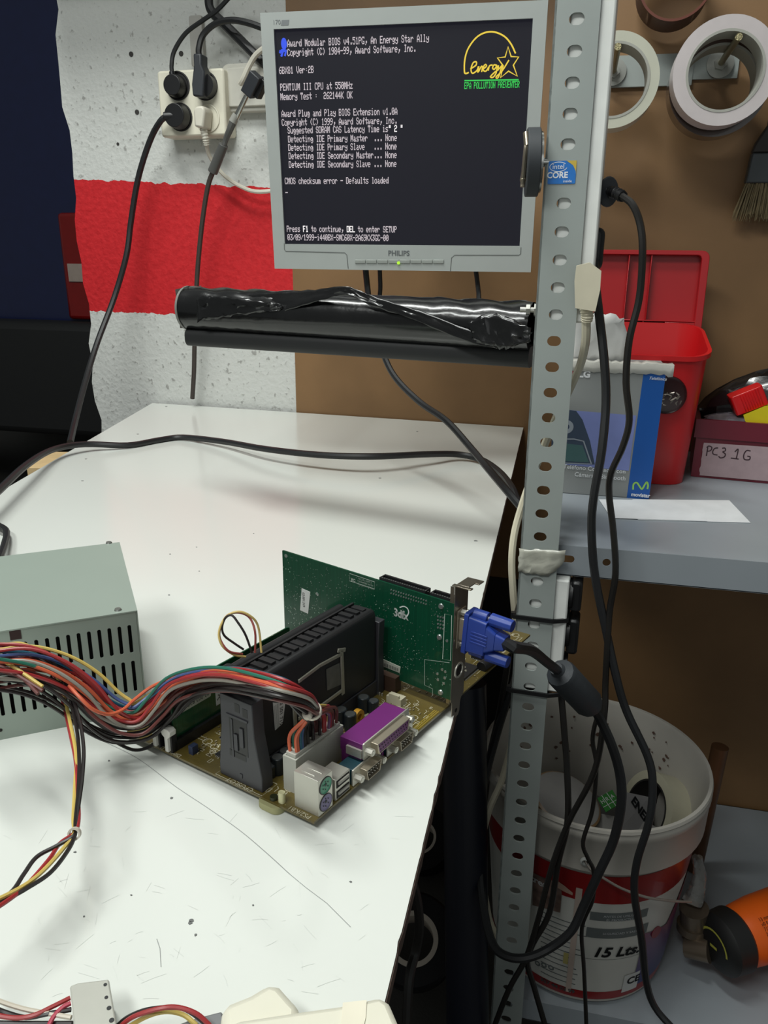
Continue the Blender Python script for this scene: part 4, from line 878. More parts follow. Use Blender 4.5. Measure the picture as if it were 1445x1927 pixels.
# bail handle with clear grip
e0a, e0z = BR(1101, 1620, .008)
ear = BC+Vector(((.148)*math.cos(e0a), .148*math.sin(e0a), e0z))
obj('handle_ear', MB(BT @ Matrix.Rotation(e0a, 4, 'Z')).M and MB(frame(ear, Vector((-math.sin(e0a), math.cos(e0a), 0)), Vector((0, 0, 1)), Vector((math.cos(e0a), math.sin(e0a), 0)))).lathe([(.003, -.002), (.0055, .0), (.006, .002), (.0035, .003)], 20), mat('ear_pale', (170, 172, 168), .3), bk_)
hp = [ear+Vector((0, 0, 0))]
for px, py, dr in ((1112, 1636, .012), (1135, 1652, .014), (1170, 1672, .015), (1215, 1688, .016), (1260, 1695, .018), (1300, 1697, .022)):
    th, z = BR(px, py, dr); r = brad(z)+dr; hp.append(BC+Vector((r*math.cos(th), r*math.sin(th), z)))
obj('bail_wire', MB().tube(hp, .0016, 8), mat('wire_pale', (150, 142, 134), .35, .4), bk_)
gp = PY(1303, 1697, .905); g = MB(); g.tube([gp, PY(1312, 1672, .91), PY(1316, 1645, .915), PY(1312, 1612, .92)], .011, 12, rr=lambda q: .0125*(1-.45*q)); random.seed(12)
g.v = [v+Vector((random.uniform(-.0012, .0012),)*3) for v in g.v]
obj('grip', g, mat('clear_plastic', (190, 190, 186), .12, trans=.75, var=.05), bk_, label='crumpled clear plastic grip')
# dirt spots inside
ds = MB(BT); random.seed(21)
for i in range(46):
    th = random.uniform(.3, 2.6); z = random.uniform(-.40, -.318); r = .1345+(z+.36)*.09-.0012; s_ = random.uniform(.0010, .0038)
    M_ = BT @ Matrix.Rotation(th, 4, 'Z') @ Matrix.Translation((r, 0, z)) @ Matrix.Rotation(-PI/2, 4, 'Y'); ds.prism([(s_*random.uniform(.4, 1.2)*math.cos(q), s_*random.uniform(.4, 1.2)*math.sin(q)) for q in [k*PI/4 for k in range(8)]], -.0004, .0006, M_)
obj('dirt_spots', ds, mat('dirt_brown', (92, 70, 60), .8), bk_)['kind'] = 'stuff'
# what is in the bucket
zc = -.455
tag(obj('cardboard_filler', MB(BT).lathe([(0, zc-.12), (.118, zc-.12), (.1245, zc), (0, zc)], 40), mat('filler_grey', (96, 94, 92), .7, var=.2, scale=20)), 'grey card scraps filling the bottom of the bucket', 'scraps')['kind'] = 'stuff'
def brow(px, py, z): return P(px, py, z)
c = P(1062, 1512, -.40); Mx = aframe(c, c+Vector((.30, -.12, .93)))
t = thing('tape_roll', 'tan tape roll with pale flat face lying in the bucket beside the upright', 'tape roll', c-Vector((0, 0, .03)))
obj('tape', MB(Mx).lathe([(.0, -.035), (.050, -.035), (.050, .008), (.047, .010)], 44), mat('tape_tan', (150, 120, 86), .35), t); obj('face', MB(Mx).lathe([(0, .009), (.047, .010), (.044, .0115), (0, .0115)], 44), mat('tape_face', (158, 156, 154), .5), t)
c = P(1240, 1530, -.405); wx = Vector((.80, -.60, 0)).normalized(); Mx = frame(c, wx, Vector((0, 0, 1)), wx.cross(Vector((0, 0, 1)))); Mx = aframe(c, c+Vector((.80, .35, -.38))) 
t = thing('tape_roll', 'cream tape roll standing upright in the bucket with lettered core', 'tape roll', c-Vector((0, 0, .05)))
obj('tape', MB(Mx).lathe([(.041, -.024), (.053, -.024), (.053, .024), (.041, .024), (.041, -.024)], 48), mat('tape_cream', (184, 180, 158), .5), t)
obj('core', MB(Mx).lathe([(.0385, -.0245), (.041, -.0245), (.041, .0245), (.0385, .0245), (.0385, -.0245)], 48), mat('core_black', (34, 32, 30), .6), t)
cd0 = P(1190, 1560, -.425)
KM = frame(P(1178, 1495, -.385), Vector((.62, -.25, -.72)).normalized(), Vector((.5, .8, .2)).normalized(), Vector((.62, -.25, -.72)).normalized().cross(Vector((.5, .8, .2)).normalized()))
t = thing('printed_card', 'pale card with bold ENER lettering leaning in the bucket', 'card', P(1195, 1530, -.43))
cA, cB, cC, cD = P(1162, 1565, -.415), P(1225, 1560, -.430), P(1222, 1500, -.40), P(1175, 1490, -.385)
g = MB(); nn = (cB-cA).cross(cD-cA).normalized()*.001; g.add([cA, cB, cC, cD, cA-nn, cB-nn, cC-nn, cD-nn], [(0, 1, 2, 3), (7, 6, 5, 4), (0, 4, 5, 1), (1, 5, 6, 2), (2, 6, 7, 3), (3, 7, 4, 0)])
obj('card', g, mat('card_pale', (150, 148, 148), .6), t)
tx_ = (P(1218, 1542, -.42)-P(1190, 1500, -.39)).normalized(); nn = nn.normalized(); 
if nn.z < 0: nn = -nn
ty_ = nn.cross(tx_).normalized()
txt('lettering', 'ENER', .017, frame(P(1186, 1508, -.392)+nn*.001, tx_, ty_, nn), M_ink, t, bold=.0006)
t = thing('green_label_card', 'small green and white printed label card in the bucket', 'card', P(1140, 1510, -.42))
cA, cB, cC, cD = P(1140, 1528, -.405), P(1168, 1512, -.40), P(1152, 1486, -.39), P(1124, 1502, -.395)
g = MB(); up_ = Vector((0, 0, .001)); g.add([cA, cB, cC, cD, cA-up_, cB-up_, cC-up_, cD-up_], [(0, 1, 2, 3), (7, 6, 5, 4), (0, 4, 5, 1), (1, 5, 6, 2), (2, 6, 7, 3), (3, 7, 4, 0)]); obj('card', g, mat('label_green', (60, 140, 60), .5), t)
nx = (cB-cA).normalized(); ny = (cD-cA); ny = (ny-nx*ny.dot(nx)).normalized(); GM = frame(cA+Vector((0, 0, .0008)), nx, ny, nx.cross(ny)); w_, h_ = (cB-cA).length, (cD-cA).length
g = MB(GM); g.ribbon([(w_*.33, 0), (w_*.33, h_)], .001, .0003); g.ribbon([(w_*.66, 0), (w_*.66, h_)], .001, .0003); g.ribbon([(0, h_*.3), (w_, h_*.3)], .0007, .0003)
for i, ch in enumerate('HRA'): txt('t', ch, .008, GM @ Matrix.Translation((w_*(.06+.33*i), h_*.5, .0002)), None, None, mb=g)
obj('lettering', g, M_wt, t, flat=True)
cA, cB, cC, cD = P(1118, 1568, -.425), P(1245, 1562, -.425), P(1220, 1548, -.420), P(1125, 1530, -.415)
g = MB(); g.add([cA, cB, cC, cD, cA-up_, cB-up_, cC-up_, cD-up_], [(0, 1, 2, 3), (7, 6, 5, 4), (0, 4, 5, 1), (1, 5, 6, 2), (2, 6, 7, 3), (3, 7, 4, 0)]); tag(obj('grey_card', g, mat('card_grey', (150, 148, 144), .6)), 'plain grey card at the front inside the bucket mouth', 'card')

# ================================================================ lower shelf things
a, b_ = P(1330, 1650, -.599), None
p1 = PY(1355, 1405, 1.11); p0 = Vector((p1.x-.012, 1.095, -.5995))
tag(obj('copper_pipe', MB().cyl(p0, p1, .0125, .0125, n=24), mat('pipe_brown', (96, 66, 44), .4, .3, var=.25, scale=20)), 'brown copper pipe standing upright behind the bucket', 'pipe')
dr_ = thing('power_drill', 'orange power drill with black collar lying on the lower shelf', 'drill', P(1420, 1850, -.599))
A1 = P(1347, 1780, -.53); A2 = P(1480, 1728, -.525); dx = (A2-A1).normalized()
nsd = dx
Mo = mat('drill_orange', (226, 96, 24), .38, var=.05); Mk = mat('drill_black', (24, 24, 24), .5)
DM = aframe(A1, A2)
obj('collar', MB(DM).lathe([(0, -.004), (.020, -.004), (.034, .0), (.040, .006), (.0415, .030), (.038, .034), (0, .034)], 40), Mk, dr_)
cm = MB(DM); cm.ribbon([(.024*math.cos(q), .024*math.sin(q)) for q in [-.3+k*.2 for k in range(14)]], .003, -.0045); cm.ribbon([(.004, -.004), (-.004, .005)], .004, -.0045); obj('dial_mark', cm, mat('mark_yellow', (170, 168, 70), .5), dr_, flat=True)
obj('motor_housing', MB(DM).lathe([(0, .033), (.035, .033), (.039, .045), (.042, .075), (.042, .15), (.036, .185), (0, .19)], 40), Mo, dr_)
A3 = A1+dx*.10; hnd = MB().tube([A3, A3+Vector((.02, -.05, -.02)), A3+Vector((.035, -.13, -.045)), A3+Vector((.04, -.18, -.05))], .022, 16, rr=lambda q: .029-.008*math.sin(q*PI)); obj('grip', hnd, Mo, dr_)
gx = MB(DM); 
obj('side_knob', MB().cyl(P(1306, 1760, -.55), P(1306, 1708, -.50), .017, .019, n=24).cyl(P(1303, 1750, -.54), P(1304, 1738, -.53), .021, n=24).cyl(P(1290, 1782, -.555), P(1335, 1790, -.545), .013, .015, n=20), mat('knob_metal', (112, 100, 86), .35, .6), dr_)
pm_ = MB(); hd_ = DM @ Matrix.Rotation(-PI/2, 4, 'X')
# specification print on the orange housing: rows wrapped on its side towards the camera
def dtext(s_, u, ang, size, mt):
    mb = txt('t', s_, size, Matrix.Identity(4), None, None, mb=MB()); out = []
    for v in mb.v:
        a_ = ang-v.y/.042; out.append(DM @ Vector((.0426*math.cos(a_), .0426*math.sin(a_), u+v.x)))
    mb.v = out; return mb
tc_ = (CAM-(A1+dx*.08)); th0 = math.atan2(tc_.dot(Vector([DM[i][1] for i in range(3)])), tc_.dot(Vector([DM[i][0] for i in range(3)])))
for i, s_ in enumerate(('230V~50Hz', '710 W', 'n0 0-2800', '13 mm')):
    obj('print', dtext(s_, .050, th0+.25-.14*i, .006, M_ink), M_ink, dr_, flat=True)

# ================================================================ dark things under the bench edge
cA = P(777, 1767, -.70)
t = thing('film_roll', 'black film roll with grey core leaning in the dark under the bench', 'roll', (cA.x, cA.y, -.795))
ax2 = (CAM-cA).normalized()*.6+Vector((0, -.3, .55)); ax2.normalize(); Mx = aframe(cA, cA+ax2)
obj('film', MB(Mx).lathe([(.040, -.06), (.066, -.06), (.070, -.05), (.070, -.002), (.066, .002), (.040, .002), (.040, -.06)], 44), mat('film_dark', (24, 24, 26), .35), t)
obj('core', MB(Mx).lathe([(.0325, -.062), (.040, -.062), (.040, .004), (.0325, .004), (.0325, -.062)], 44), mat('core_card', (200, 190, 176), .7), t)
cA = P(790, 1575, -.74); Mx = aframe(cA, cA+Vector((-.1, -.5, .8)))
t = thing('film_roll', 'second black film roll lying further back under the bench', 'roll', (cA.x, cA.y, -.795))
obj('film', MB(Mx).lathe([(.032, -.04), (.062, -.04), (.062, .0), (.032, .0), (.032, -.04)], 40), mat('film_dark', (24, 24, 26), .35), t); obj('core', MB(Mx).lathe([(.027, -.041), (.032, -.041), (.032, .001), (.027, .001), (.027, -.041)], 40), mat('core_card', (200, 190, 176), .7), t)
p0, p1 = PY(873, 1285, .84), PY(880, 1960, .74); d_ = (p1-p0).normalized()
tag(obj('tube', MB().cyl(p0, p1+d_*.10, .027, n=28), mat('tube_navy', (16, 20, 34), .38)), 'dark navy tube standing between the bench edge and the upright', 'tube')
cord('black_cable', [PY(765, 1640, .62), PY(782, 1680, .62), PY(789, 1740, .62), PY(782, 1790, .62), PY(770, 1840, .60), PY(765, 1930, .58)], .0050, M_thin, 'black cable crossing the grey core of the roll under the bench')

# ================================================================ power supply
PSO = Vector((-.2875, .4665, .0)); psx = Vector((.817, .576, 0)).normalized(); psn = Vector((.576, -.817, 0)).normalized()
PS = frame(PSO, psx, Vector((0, 0, 1)), psn)
M_ps = mat('psu_steel', (154, 166, 156), .42, .15, var=.03, scale=8, bump=.01)
M_dk = mat('dark_inside', (24, 20, 19), .8)
psu = thing('power_supply', 'grey steel computer power supply box with slotted vents on the bench', 'power supply', PSO+psx*-.075+psn*-.08)
PH, PWD, PD = .0845, .150, .150
def fpx(px, py): d = PP(px, py, PSO, psn)-PSO; return d.dot(psx), d.z
ua_ = fpx(245.5, 1203); ub_ = fpx(70.5, 1225); pitch = (ua_[0]-ub_[0])/9
xr = ua_[0]+pitch/2; nsl = int((xr+PWD)/pitch)
yu0, yu1, yl0, yl1 = fpx(246, 1229)[1], fpx(245, 1176)[1], fpx(254, 1301)[1], fpx(252, 1243)[1]
face = MB(PS); hw_ = pitch*.19
def pill(cx, a, b, w): return [(cx+w*math.cos(t), (b-w if math.sin(t) > 0 else a+w)+w*math.sin(t)) for t in [2*PI*i/16+.01 for i in range(16)]]
my = (yu0+yl1)/2; ly = yl0-(my-yl1 if False else .004); ty_ = yu1+.004
for i in range(nsl):
    a = xr-(i+1)*pitch; b = a+pitch; c = (a+b)/2
    face.holeplate(a, b, my, ty_, pill(c, yu0, yu1, hw_), -.0008, 0); face.holeplate(a, b, ly, my, pill(c, yl0, yl1, hw_), -.0008, 0)
face.box(-PWD, xr-nsl*pitch, 0, PH-.001, -.0008, 0); face.box(xr, -.0012, 0, PH-.001, -.0008, 0); face.box(xr-nsl*pitch, xr, 0, ly, -.0008, 0); face.box(xr-nsl*pitch, xr, ty_, PH-.001, -.0008, 0)
obj('vent_panel', face, M_ps, psu)
cs = MB(PS); cs.box(-PWD, 0, PH-.001, PH, -PD, .0005); cs.box(-.001, 0, 0, PH-.001, -PD, 0); cs.box(-PWD, -PWD+.001, 0, PH-.001, -PD, -.001); cs.box(-PWD, 0, 0, .001, -PD, -.001); cs.box(-PWD, 0, 0, PH-.001, -PD-.001, -PD)
obj('case', cs, M_ps, psu)
obj('inner_board', MB(PS).box(-PWD+.005, -.005, .004, PH-.006, -.030, -.018), M_dk, psu)
a = fpx(18, 1195); b = fpx(38, 1182); obj('cable_notch', MB(PS).box(a[0], b[0], a[1]-.004, PH-.0012, -.0005, .0004), mat('notch_brown', (50, 28, 26), .7), psu)
for px, py in ((205, 1022), (222, 1148)):
    c = P(px, py, PH); g = MB(Matrix.Translation(c)); g.lathe([(0, .0012), (.0022, .0012), (.0028, 0)], 20); g.box(-.0022, .0022, -.0003, .0003, .0011, .0014); obj('screw', g, M_zn, psu)
for px, py in ((162, 1342), (1, 1374)):
    q = fpx(px, py); obj('screw_hole', MB(PS).prism(circ(q[0], q[1], .0013, 14), 0, .0003), M_dk, psu)
cord('mains_cord', [PS @ Vector((-.125, .02, -.152)), PS @ Vector((-.125, .025, -.175)), P(12, 1012, .01), P(-8, 985, .01), P(-60, 945, .008)], .0040, M_blk, '', parent=psu)

# ================================================================ motherboard
BO = Vector((-.1242, .3725, .005)); bu, bv = math.radians(67.5), math.radians(160)
BU = Vector((math.cos(bu), math.sin(bu), 0)); BV = Vector((math.cos(bv), math.sin(bv), 0)); ZZ = Vector((0, 0, 1))
MM = Matrix.Scale(.001, 4)
BD = frame(BO, BU, BV, ZZ) @ MM                     # millimetres: x along the rear edge, y inwards, z up
IO = frame(BO, BU, ZZ, -BV) @ MM                    # x along the rear edge, y up, z outwards
def bxy(px, py, z):
    p = P(px, py, z/1000+BO.z)-BO; det = BU.x*BV.y-BU.y*BV.x
    return (p.x*BV.y-p.y*BV.x)/det*1000, (BU.x*p.y-BU.y*p.x)/det*1000
def pcbmat(name, base, trace, dots_):
    mt = bpy.data.materials.new(name); mt.use_nodes = True; nt = mt.node_tree; b = nt.nodes['Principled BSDF']; N = nt.nodes.new; L = nt.links.new
    tc = N('ShaderNodeTexCoord'); br_ = N('ShaderNodeTexBrick'); br_.inputs['Scale'].default_value = 160; br_.inputs['Mortar Size'].default_value = .025; L(tc.outputs['Object'], br_.inputs['Vector'])
    br_.inputs['Color1'].default_value = s2l(base)+(1,); br_.inputs['Color2'].default_value = tuple(v*1.25 for v in s2l(base))+(1,); br_.inputs['Mortar'].default_value = s2l(trace)+(1,)
    ns = N('ShaderNodeTexNoise'); ns.inputs['Scale'].default_value = 40; L(tc.outputs['Object'], ns.inputs['Vector']); mp = N('ShaderNodeMix'); mp.data_type = 'RGBA'
    L(ns.outputs['Fac'], mp.inputs['Factor']); L(br_.outputs[0], mp.inputs['A']); mp.inputs['B'].default_value = s2l(base)+(1,)
    vo = N('ShaderNodeTexVoronoi'); vo.inputs['Scale'].default_value = 300; L(tc.outputs['Object'], vo.inputs['Vector']); lt = N('ShaderNodeMath'); lt.operation = 'LESS_THAN'; lt.inputs[1].default_value = .13; L(vo.outputs['Distance'], lt.inputs[0])
    gt = N('ShaderNodeMath'); gt.operation = 'GREATER_THAN'; gt.inputs[1].default_value = .56; L(ns.outputs['Fac'], gt.inputs[0]); mu = N('ShaderNodeMath'); mu.operation = 'MULTIPLY'; L(lt.outputs[0], mu.inputs[0]); L(gt.outputs[0], mu.inputs[1])
    m2 = N('ShaderNodeMix'); m2.data_type = 'RGBA'; L(mu.outputs[0], m2.inputs['Factor']); L(mp.outputs['Result'], m2.inputs['A']); m2.inputs['B'].default_value = s2l(dots_)+(1,)
    L(m2.outputs['Result'], b.inputs['Base Color']); b.inputs['Roughness'].default_value = .32; b.inputs['Coat Weight'].default_value = .3; return mt
M_mb = pcbmat('board_olive', (92, 79, 36), (78, 72, 40), (150, 142, 100)); M_gc = pcbmat('board_green', (8, 62, 42), (14, 78, 54), (150, 180, 160)); M_dg = pcbmat('module_green', (14, 66, 40), (20, 84, 52), (120, 140, 120))
M_slk = mat('silkscreen', (206, 202, 180), .5); M_cap = mat('cap_black', (34, 40, 44), .3); M_alu = mat('alu_top', (176, 180, 180), .3, .9); M_chip = mat('chip_black', (28, 28, 30), .45)
M_tin = mat('tinned_steel', (196, 194, 184), .35, .6, var=.08); M_nick = mat('nickel', (176, 166, 148), .32, .65)
mbd = thing('motherboard', 'olive computer motherboard with rear ports lying on the white bench', 'motherboard', BO-Vector((0, 0, .004)))
bd = MB(BD); outl = [(-1, 0), (301, 0), (301, 190), (4, 172), (-1, 168)]; bd.prism(outl, 0, 1.6)
obj('circuit_board', bd, M_mb, mbd)
for U, V in ((14, 42), (150, 12), (150, 150), (285, 12), (280, 160), (14, 150)):
    obj('foot', MB(BD).cyl((U, V, -4.6), (U, V, 0), 5, 4, n=14), mat('foam_foot', (178, 176, 130), .7, trans=.2), mbd)
obj('foot', MB(BD).rbox(-4, 14, 26, 44, -4.6, -.1, 5, 4), mat('foam_foot', (178, 176, 130), .7, trans=.2), mbd, label='yellowish foam foot under the near corner')
# ps/2
p2 = MB(BD); p2.box(4, 17.5, .3, 19, 1.6, 27.5); p2.box(6.5, 7.3, 5, 15, 27.5, 27.9); p2.box(10.8, 11.6, 3, 14, 27.5, 27.9); ps2 = obj('mouse_keyboard_port', p2, M_tin, mbd, bevel=.0004)
for z, c, n_ in ((20.5, (70, 148, 118), 'green round socket'), (8.3, (120, 112, 150), 'violet round socket')):
    g = MB(IO @ Matrix.Translation((10.8, z, -.3))); g.lathe([(4.4, 0), (5.3, .4), (5.6, -.2)], 28); g.lathe([(0, .05), (4.5, .05), (4.5, -.2)], 28); k_ = obj('round_socket', g, mat('sock_'+n_[:5], c, .4), ps2, label=n_)
    g = MB(IO @ Matrix.Translation((10.8, z, -.2))); 
    for q in range(6): t = PI*(.2+q*.32); g.prism(circ(2.7*math.cos(t), 2.7*math.sin(t), .45, 8), .2, .35)
    g.box(-.9, .9, -.2, 1.3, .2, .35); g.lathe([(5.3, .3), (5.9, .3), (5.9, -.2)], 28); obj('pin_hole', g, M_chip, ps2)
# usb
us = MB(BD); us.box(21.3, 36, 1, 15, 1.6, 17.2); ub = obj('usb_port', us, M_tin, mbd, bevel=.0004); us = MB(IO)
for z in (3.2, 10.4): us.box(22.3, 35, z, z+5.4, 0, .15)
obj('usb_slot', MB(IO).box(22.3, 35, 3.0, 8.2, -.9, -.7), M_dk, ub); obj('usb_slot', MB(IO).box(22.3, 35, 10.6, 15.8, -.9, -.7), M_dk, ub)
obj('usb_tongue', MB(IO).box(23.3, 34, 5.6, 7.4, -.7, .3), mat('tongue_grey', (150, 148, 140), .5), ub); obj('usb_tongue', MB(IO).box(23.3, 34, 13.2, 15, -.7, .3), mat('tongue_grey', (150, 148, 140), .5), ub)
def dsub(name, U0, U1, zc, h, mt_body, body_v, holes, label):
    c = (U0+U1)/2; w = U1-U0
    base = obj(name, MB(BD).box(U0+1, U1-1, 1.5, body_v, zc-h*.5, zc+h*.5), mt_body, mbd, label=label, bevel=.0003)
    g = MB(IO); g.rbox(U0, U1, zc-6.2, zc+6.2, -1.5, -.6, 1.2); obj('flange', g, M_tin, base)
    sw_ = w-15; t = [(c-sw_/2-.2, zc+4.2), (c+sw_/2+.2, zc+4.2), (c+sw_/2-1.4, zc-4.2), (c-sw_/2+1.4, zc-4.2)][::-1]; ti = [(c+(x-c)*.93, zc+(y-zc)*.86) for x, y in t]
    g = MB(IO); n = 4; g.add([(x, y, z) for z in (-.6, 5.2) for L_ in (t, ti) for x, y in L_], [(0+i, (i+1) % 4, 8+(i+1) % 4, 8+i) for i in range(4)]+[(4+(i+1) % 4, 4+i, 12+i, 12+(i+1) % 4) for i in range(4)]+[(8+i, 8+(i+1) % 4, 12+(i+1) % 4, 12+i) for i in range(4)])
    obj('shell', g, M_nick, base, bevel=.0003)
    g = MB(IO); g.prism(ti, -.6, .3 if holes == 'pins' else 4.9); obj('insert', g, mat('insert_dark', (60, 56, 54), .5) if holes == 'pins' else mt_body, base)
    g = MB(IO); n1 = 5 if holes == 'pins' else 13; 
    for r_, (k, zz) in enumerate(((n1, zc+1.45), (n1-1, zc-1.45))):
        for i in range(k):
            x = c+(i-(k-1)/2)*2.76; 
            if holes == 'pins': g.cyl((x, zz, .3), (x, zz, 4.6), .5, .4, n=8)
            else: g.prism(circ(x, zz, .55, 8), 4.9, 5.0)
    obj('contacts', g, M_tin if holes == 'pins' else M_dk, base)
    for x in (U0+3.2, U1-3.2): obj('hex_stud', MB(IO).cyl((x, zc, -.6), (x, zc, 4.8), 2.5, n=6).cyl((x, zc, 4.8), (x, zc, 5.2), 1.3, n=12), M_tin, base)
    return base
dsub('serial_port', 38.5, 69.5, 7.8, 11.5, mat('serial_teal', (28, 62, 72), .4), 13, 'pins', 'nickel nine pin serial port with teal body, nearer the square ports')
dsub('serial_port', 77, 108, 7.8, 11.5, mat('serial_teal', (28, 62, 72), .4), 13, 'pins', 'nickel nine pin serial port further along the edge')
M_pur = mat('port_purple', (104, 32, 104), .38, var=.05)
pp = dsub('parallel_port', 50, 103, 21.0, 9.6, M_pur, 20, 'holes', 'long purple parallel port above the serial ports')
for a, b in ((51, 55), (74.2, 76.2), (98, 102)): obj('port_leg', MB(BD).box(a, b, 3, 19, 1.6, 16.4), M_pur, pp)
obj('port_clamp', MB(BD).box(49.2, 50.8, 2, 14, 16, 22), M_tin, pp)
# power socket
M_nyl = mat('nylon_white', (196, 196, 186), .45, sss=.3, trans=.15)
sk = MB(BD)
for a, b, c, d in ((13, 61, 25, 26.2), (13, 61, 34.3, 35.5), (13, 14.2, 26.2, 34.3), (59.8, 61, 26.2, 34.3)): sk.box(a, b, c, d, 1.6, 27)
sk.box(14.2, 59.8, 26.2, 34.3, 1.6, 6); obj('power_socket', sk, M_nyl, mbd, label='tall milky white twenty way power socket')
# capacitors: picture point of the top, height
def cap(px, py, h, r, mt=M_cap):
    U, V = bxy(px, py, h); k = obj('capacitor', MB(BD).cyl((U, V, 1.6), (U, V, h), r, n=20), mt, mbd, bevel=.0003)
    g = MB(BD); g.cyl((U, V, h), (U, V, h+.15), r*.82, n=20); g2 = obj('capacitor_top', g, M_alu, k)
for px, py, h, r in ((641, 1334, 15, 4.6), (659, 1343, 15, 4.4), (684, 1311, 14, 4.4), (703, 1318, 12, 4.0), (522, 1424, 14, 4.2), (537, 1412, 14, 4.2), (548, 1404, 14, 3.8), (508, 1440, 10, 3.6)): cap(px, py, h, r)
U, V = bxy(673, 1350, 6); tr_ = MB(BD @ Matrix.Translation((U, V, 7)) @ Matrix.Rotation(PI/2, 4, 'X')); tr_.lathe([(2.6, -2), (5.4, -2), (5.4, 2), (2.6, 2), (2.6, -2)], 20); obj('coil', tr_, mat('coil_yellow', (206, 150, 40), .5), mbd, label='yellow wound coil')
for px, py, h, r, c in ((515, 1498, 4, 2.4, (40, 44, 24)),):
    U, V = bxy(px, py, h); obj('buzzer', MB(BD).cyl((U, V, 1.6), (U, V, h), r, n=16), mat('buzzer_dark', c, .4), mbd)
U, V = bxy(530, 1493, 8); obj('crystal', MB(BD).rbox(U-1.8, U+1.8, V-2.2, V+2.2, 1.6, 9, 1.5), mat('crystal_cream', (206, 202, 160), .4), mbd)
U, V = bxy(362, 1400, 9); obj('jumper_header', MB(BD).box(U-2, U+3, V-2, V+2, 1.6, 8), mat('header_blue', (40, 50, 74), .5), mbd)
# processor slot, its two towers
M_ret = mat('retention_black', (52, 52, 56), .42, var=.1, scale=40)
obj('processor_slot', MB(BD).box(12, 142, 53, 62, 1.6, 14), M_ret, mbd)
def tower(U0, U1, name_lab, face, sh=0):
    F_ = frame(BD @ Vector((U0, 0, 0)), BV*-1, ZZ, (BV*-1).cross(ZZ)) @ MM   # x = -V, y = up, z towards the near edge
    F_ = frame(BD @ Vector((U0, 0, 0)), BV, ZZ, BU*1.0) @ MM
    g = MB(F_); g.prism([(43.5+sh, 1.6), (43.5+sh, 12), (48.5+sh*.5, 40), (49+sh*.3, 64), (76, 64), (76.5, 40), (80, 10), (80, 1.6)], 0, U1-U0)
    o = obj('retention_tower', g, M_ret, mbd, bevel=.0006, label=name_lab)
    if face:
        g = MB(F_)
        for a, b, c, d in ((53, 57, 53, 59), (59.5, 63.5, 54.5, 60.5), (54, 69, 24, 50), (56, 70, 20, 25)): g.box(a, b, c, d, -.15, .2)
        obj('tower_window', g, mat('window_black', (8, 8, 9), .3), o)
        g = MB(F_); g.box(57, 60, 30, 44, -.9, .1); g.box(62, 65, 26, 38, -.9, .1); g.box(66, 67.2, 20, 48, -.6, .1); g.box(53, 71, 49.5, 51, -.7, .1); g.box(60, 62, 6, 9, -.5, .1); obj('tower_latch', g, M_ret, o)
tower(2, 12, 'near black processor retention tower', True); tower(140, 147.5, 'far black processor retention tower', False, 8)
mb = MB(); txt('t', 'CPUSLOT', 5.2, BD @ Matrix.Translation((-.5+2.4, 50, 1.75)) @ frame((0, 0, 0), Vector((0, 1, 0)), Vector((-1, 0, 0)), ZZ) @ Matrix.Diagonal((1, 1, .1, 1)), None, None, mb=mb)
txt('t', 'PS2/KB1', 5.0, BD @ Matrix.Translation((2.4, 4, 1.75)) @ frame((0, 0, 0), Vector((0, 1, 0)), Vector((-1, 0, 0)), ZZ) @ Matrix.Diagonal((1, 1, .1, 1)), None, None, mb=mb)
txt('t', 'DIMM1', 4.4, BD @ Matrix.Translation((1.6, 131, 1.75)) @ frame((0, 0, 0), Vector((0, 1, 0)), Vector((-1, 0, 0)), ZZ) @ Matrix.Diagonal((1, 1, .1, 1)), None, None, mb=mb)
txt('t', 'DIMM2', 4.4, BD @ Matrix.Translation((1.6, 115, 1.75)) @ frame((0, 0, 0), Vector((0, 1, 0)), Vector((-1, 0, 0)), ZZ) @ Matrix.Diagonal((1, 1, .1, 1)), None, None, mb=mb)
txt('t', 'AUX', 4.6, BD @ Matrix.Translation((104, 11, 1.75)) @ frame((0, 0, 0), Vector((1, 0, 0)), Vector((0, 1, 0)), ZZ) @ Matrix.Diagonal((1, 1, .1, 1)), None, None, mb=mb)
mb.M = BD; random.seed(31)
def silk(u0, u1, v0, v1, n):
    for i in range(n):
        u, v = random.uniform(u0, u1), random.uniform(v0, v1); w, h = random.choice(((4, 2), (2, 4), (7, 3), (3, 8), (9, 2.5))); k = random.random()
        if k < .5: mb.ribbon([(u, v), (u+w, v), (u+w, v+h), (u, v+h)], .35, 1.68, closed=True)
        elif k < .7: mb.ribbon([(u, v), (u+w, v), (u+w+1.5, v+h)], .3, 1.68)
        elif k < .82: mb.ribbon(circ(u, v, random.uniform(1.5, 3.4), 14), .35, 1.68, closed=True)
        else:
            for q in range(random.choice((3, 5))): mb.ribbon([(u+q*1.1, v), (u+q*1.1, v+1.8)], .4, 1.68)
silk(108, 146, 3, 42, 46); silk(108, 140, 22, 44, 20); silk(3, 60, 84, 118, 34); silk(156, 296, 3, 60, 120); silk(2, 14, 30, 42, 8); silk(62, 108, 24, 44, 22)
mb.ribbon([(-.2, 42), (14, 42), (14, 82), (-.2, 82)], .4, 1.68, closed=True)
obj('silkscreen_print', mb, M_slk, mbd, flat=True)
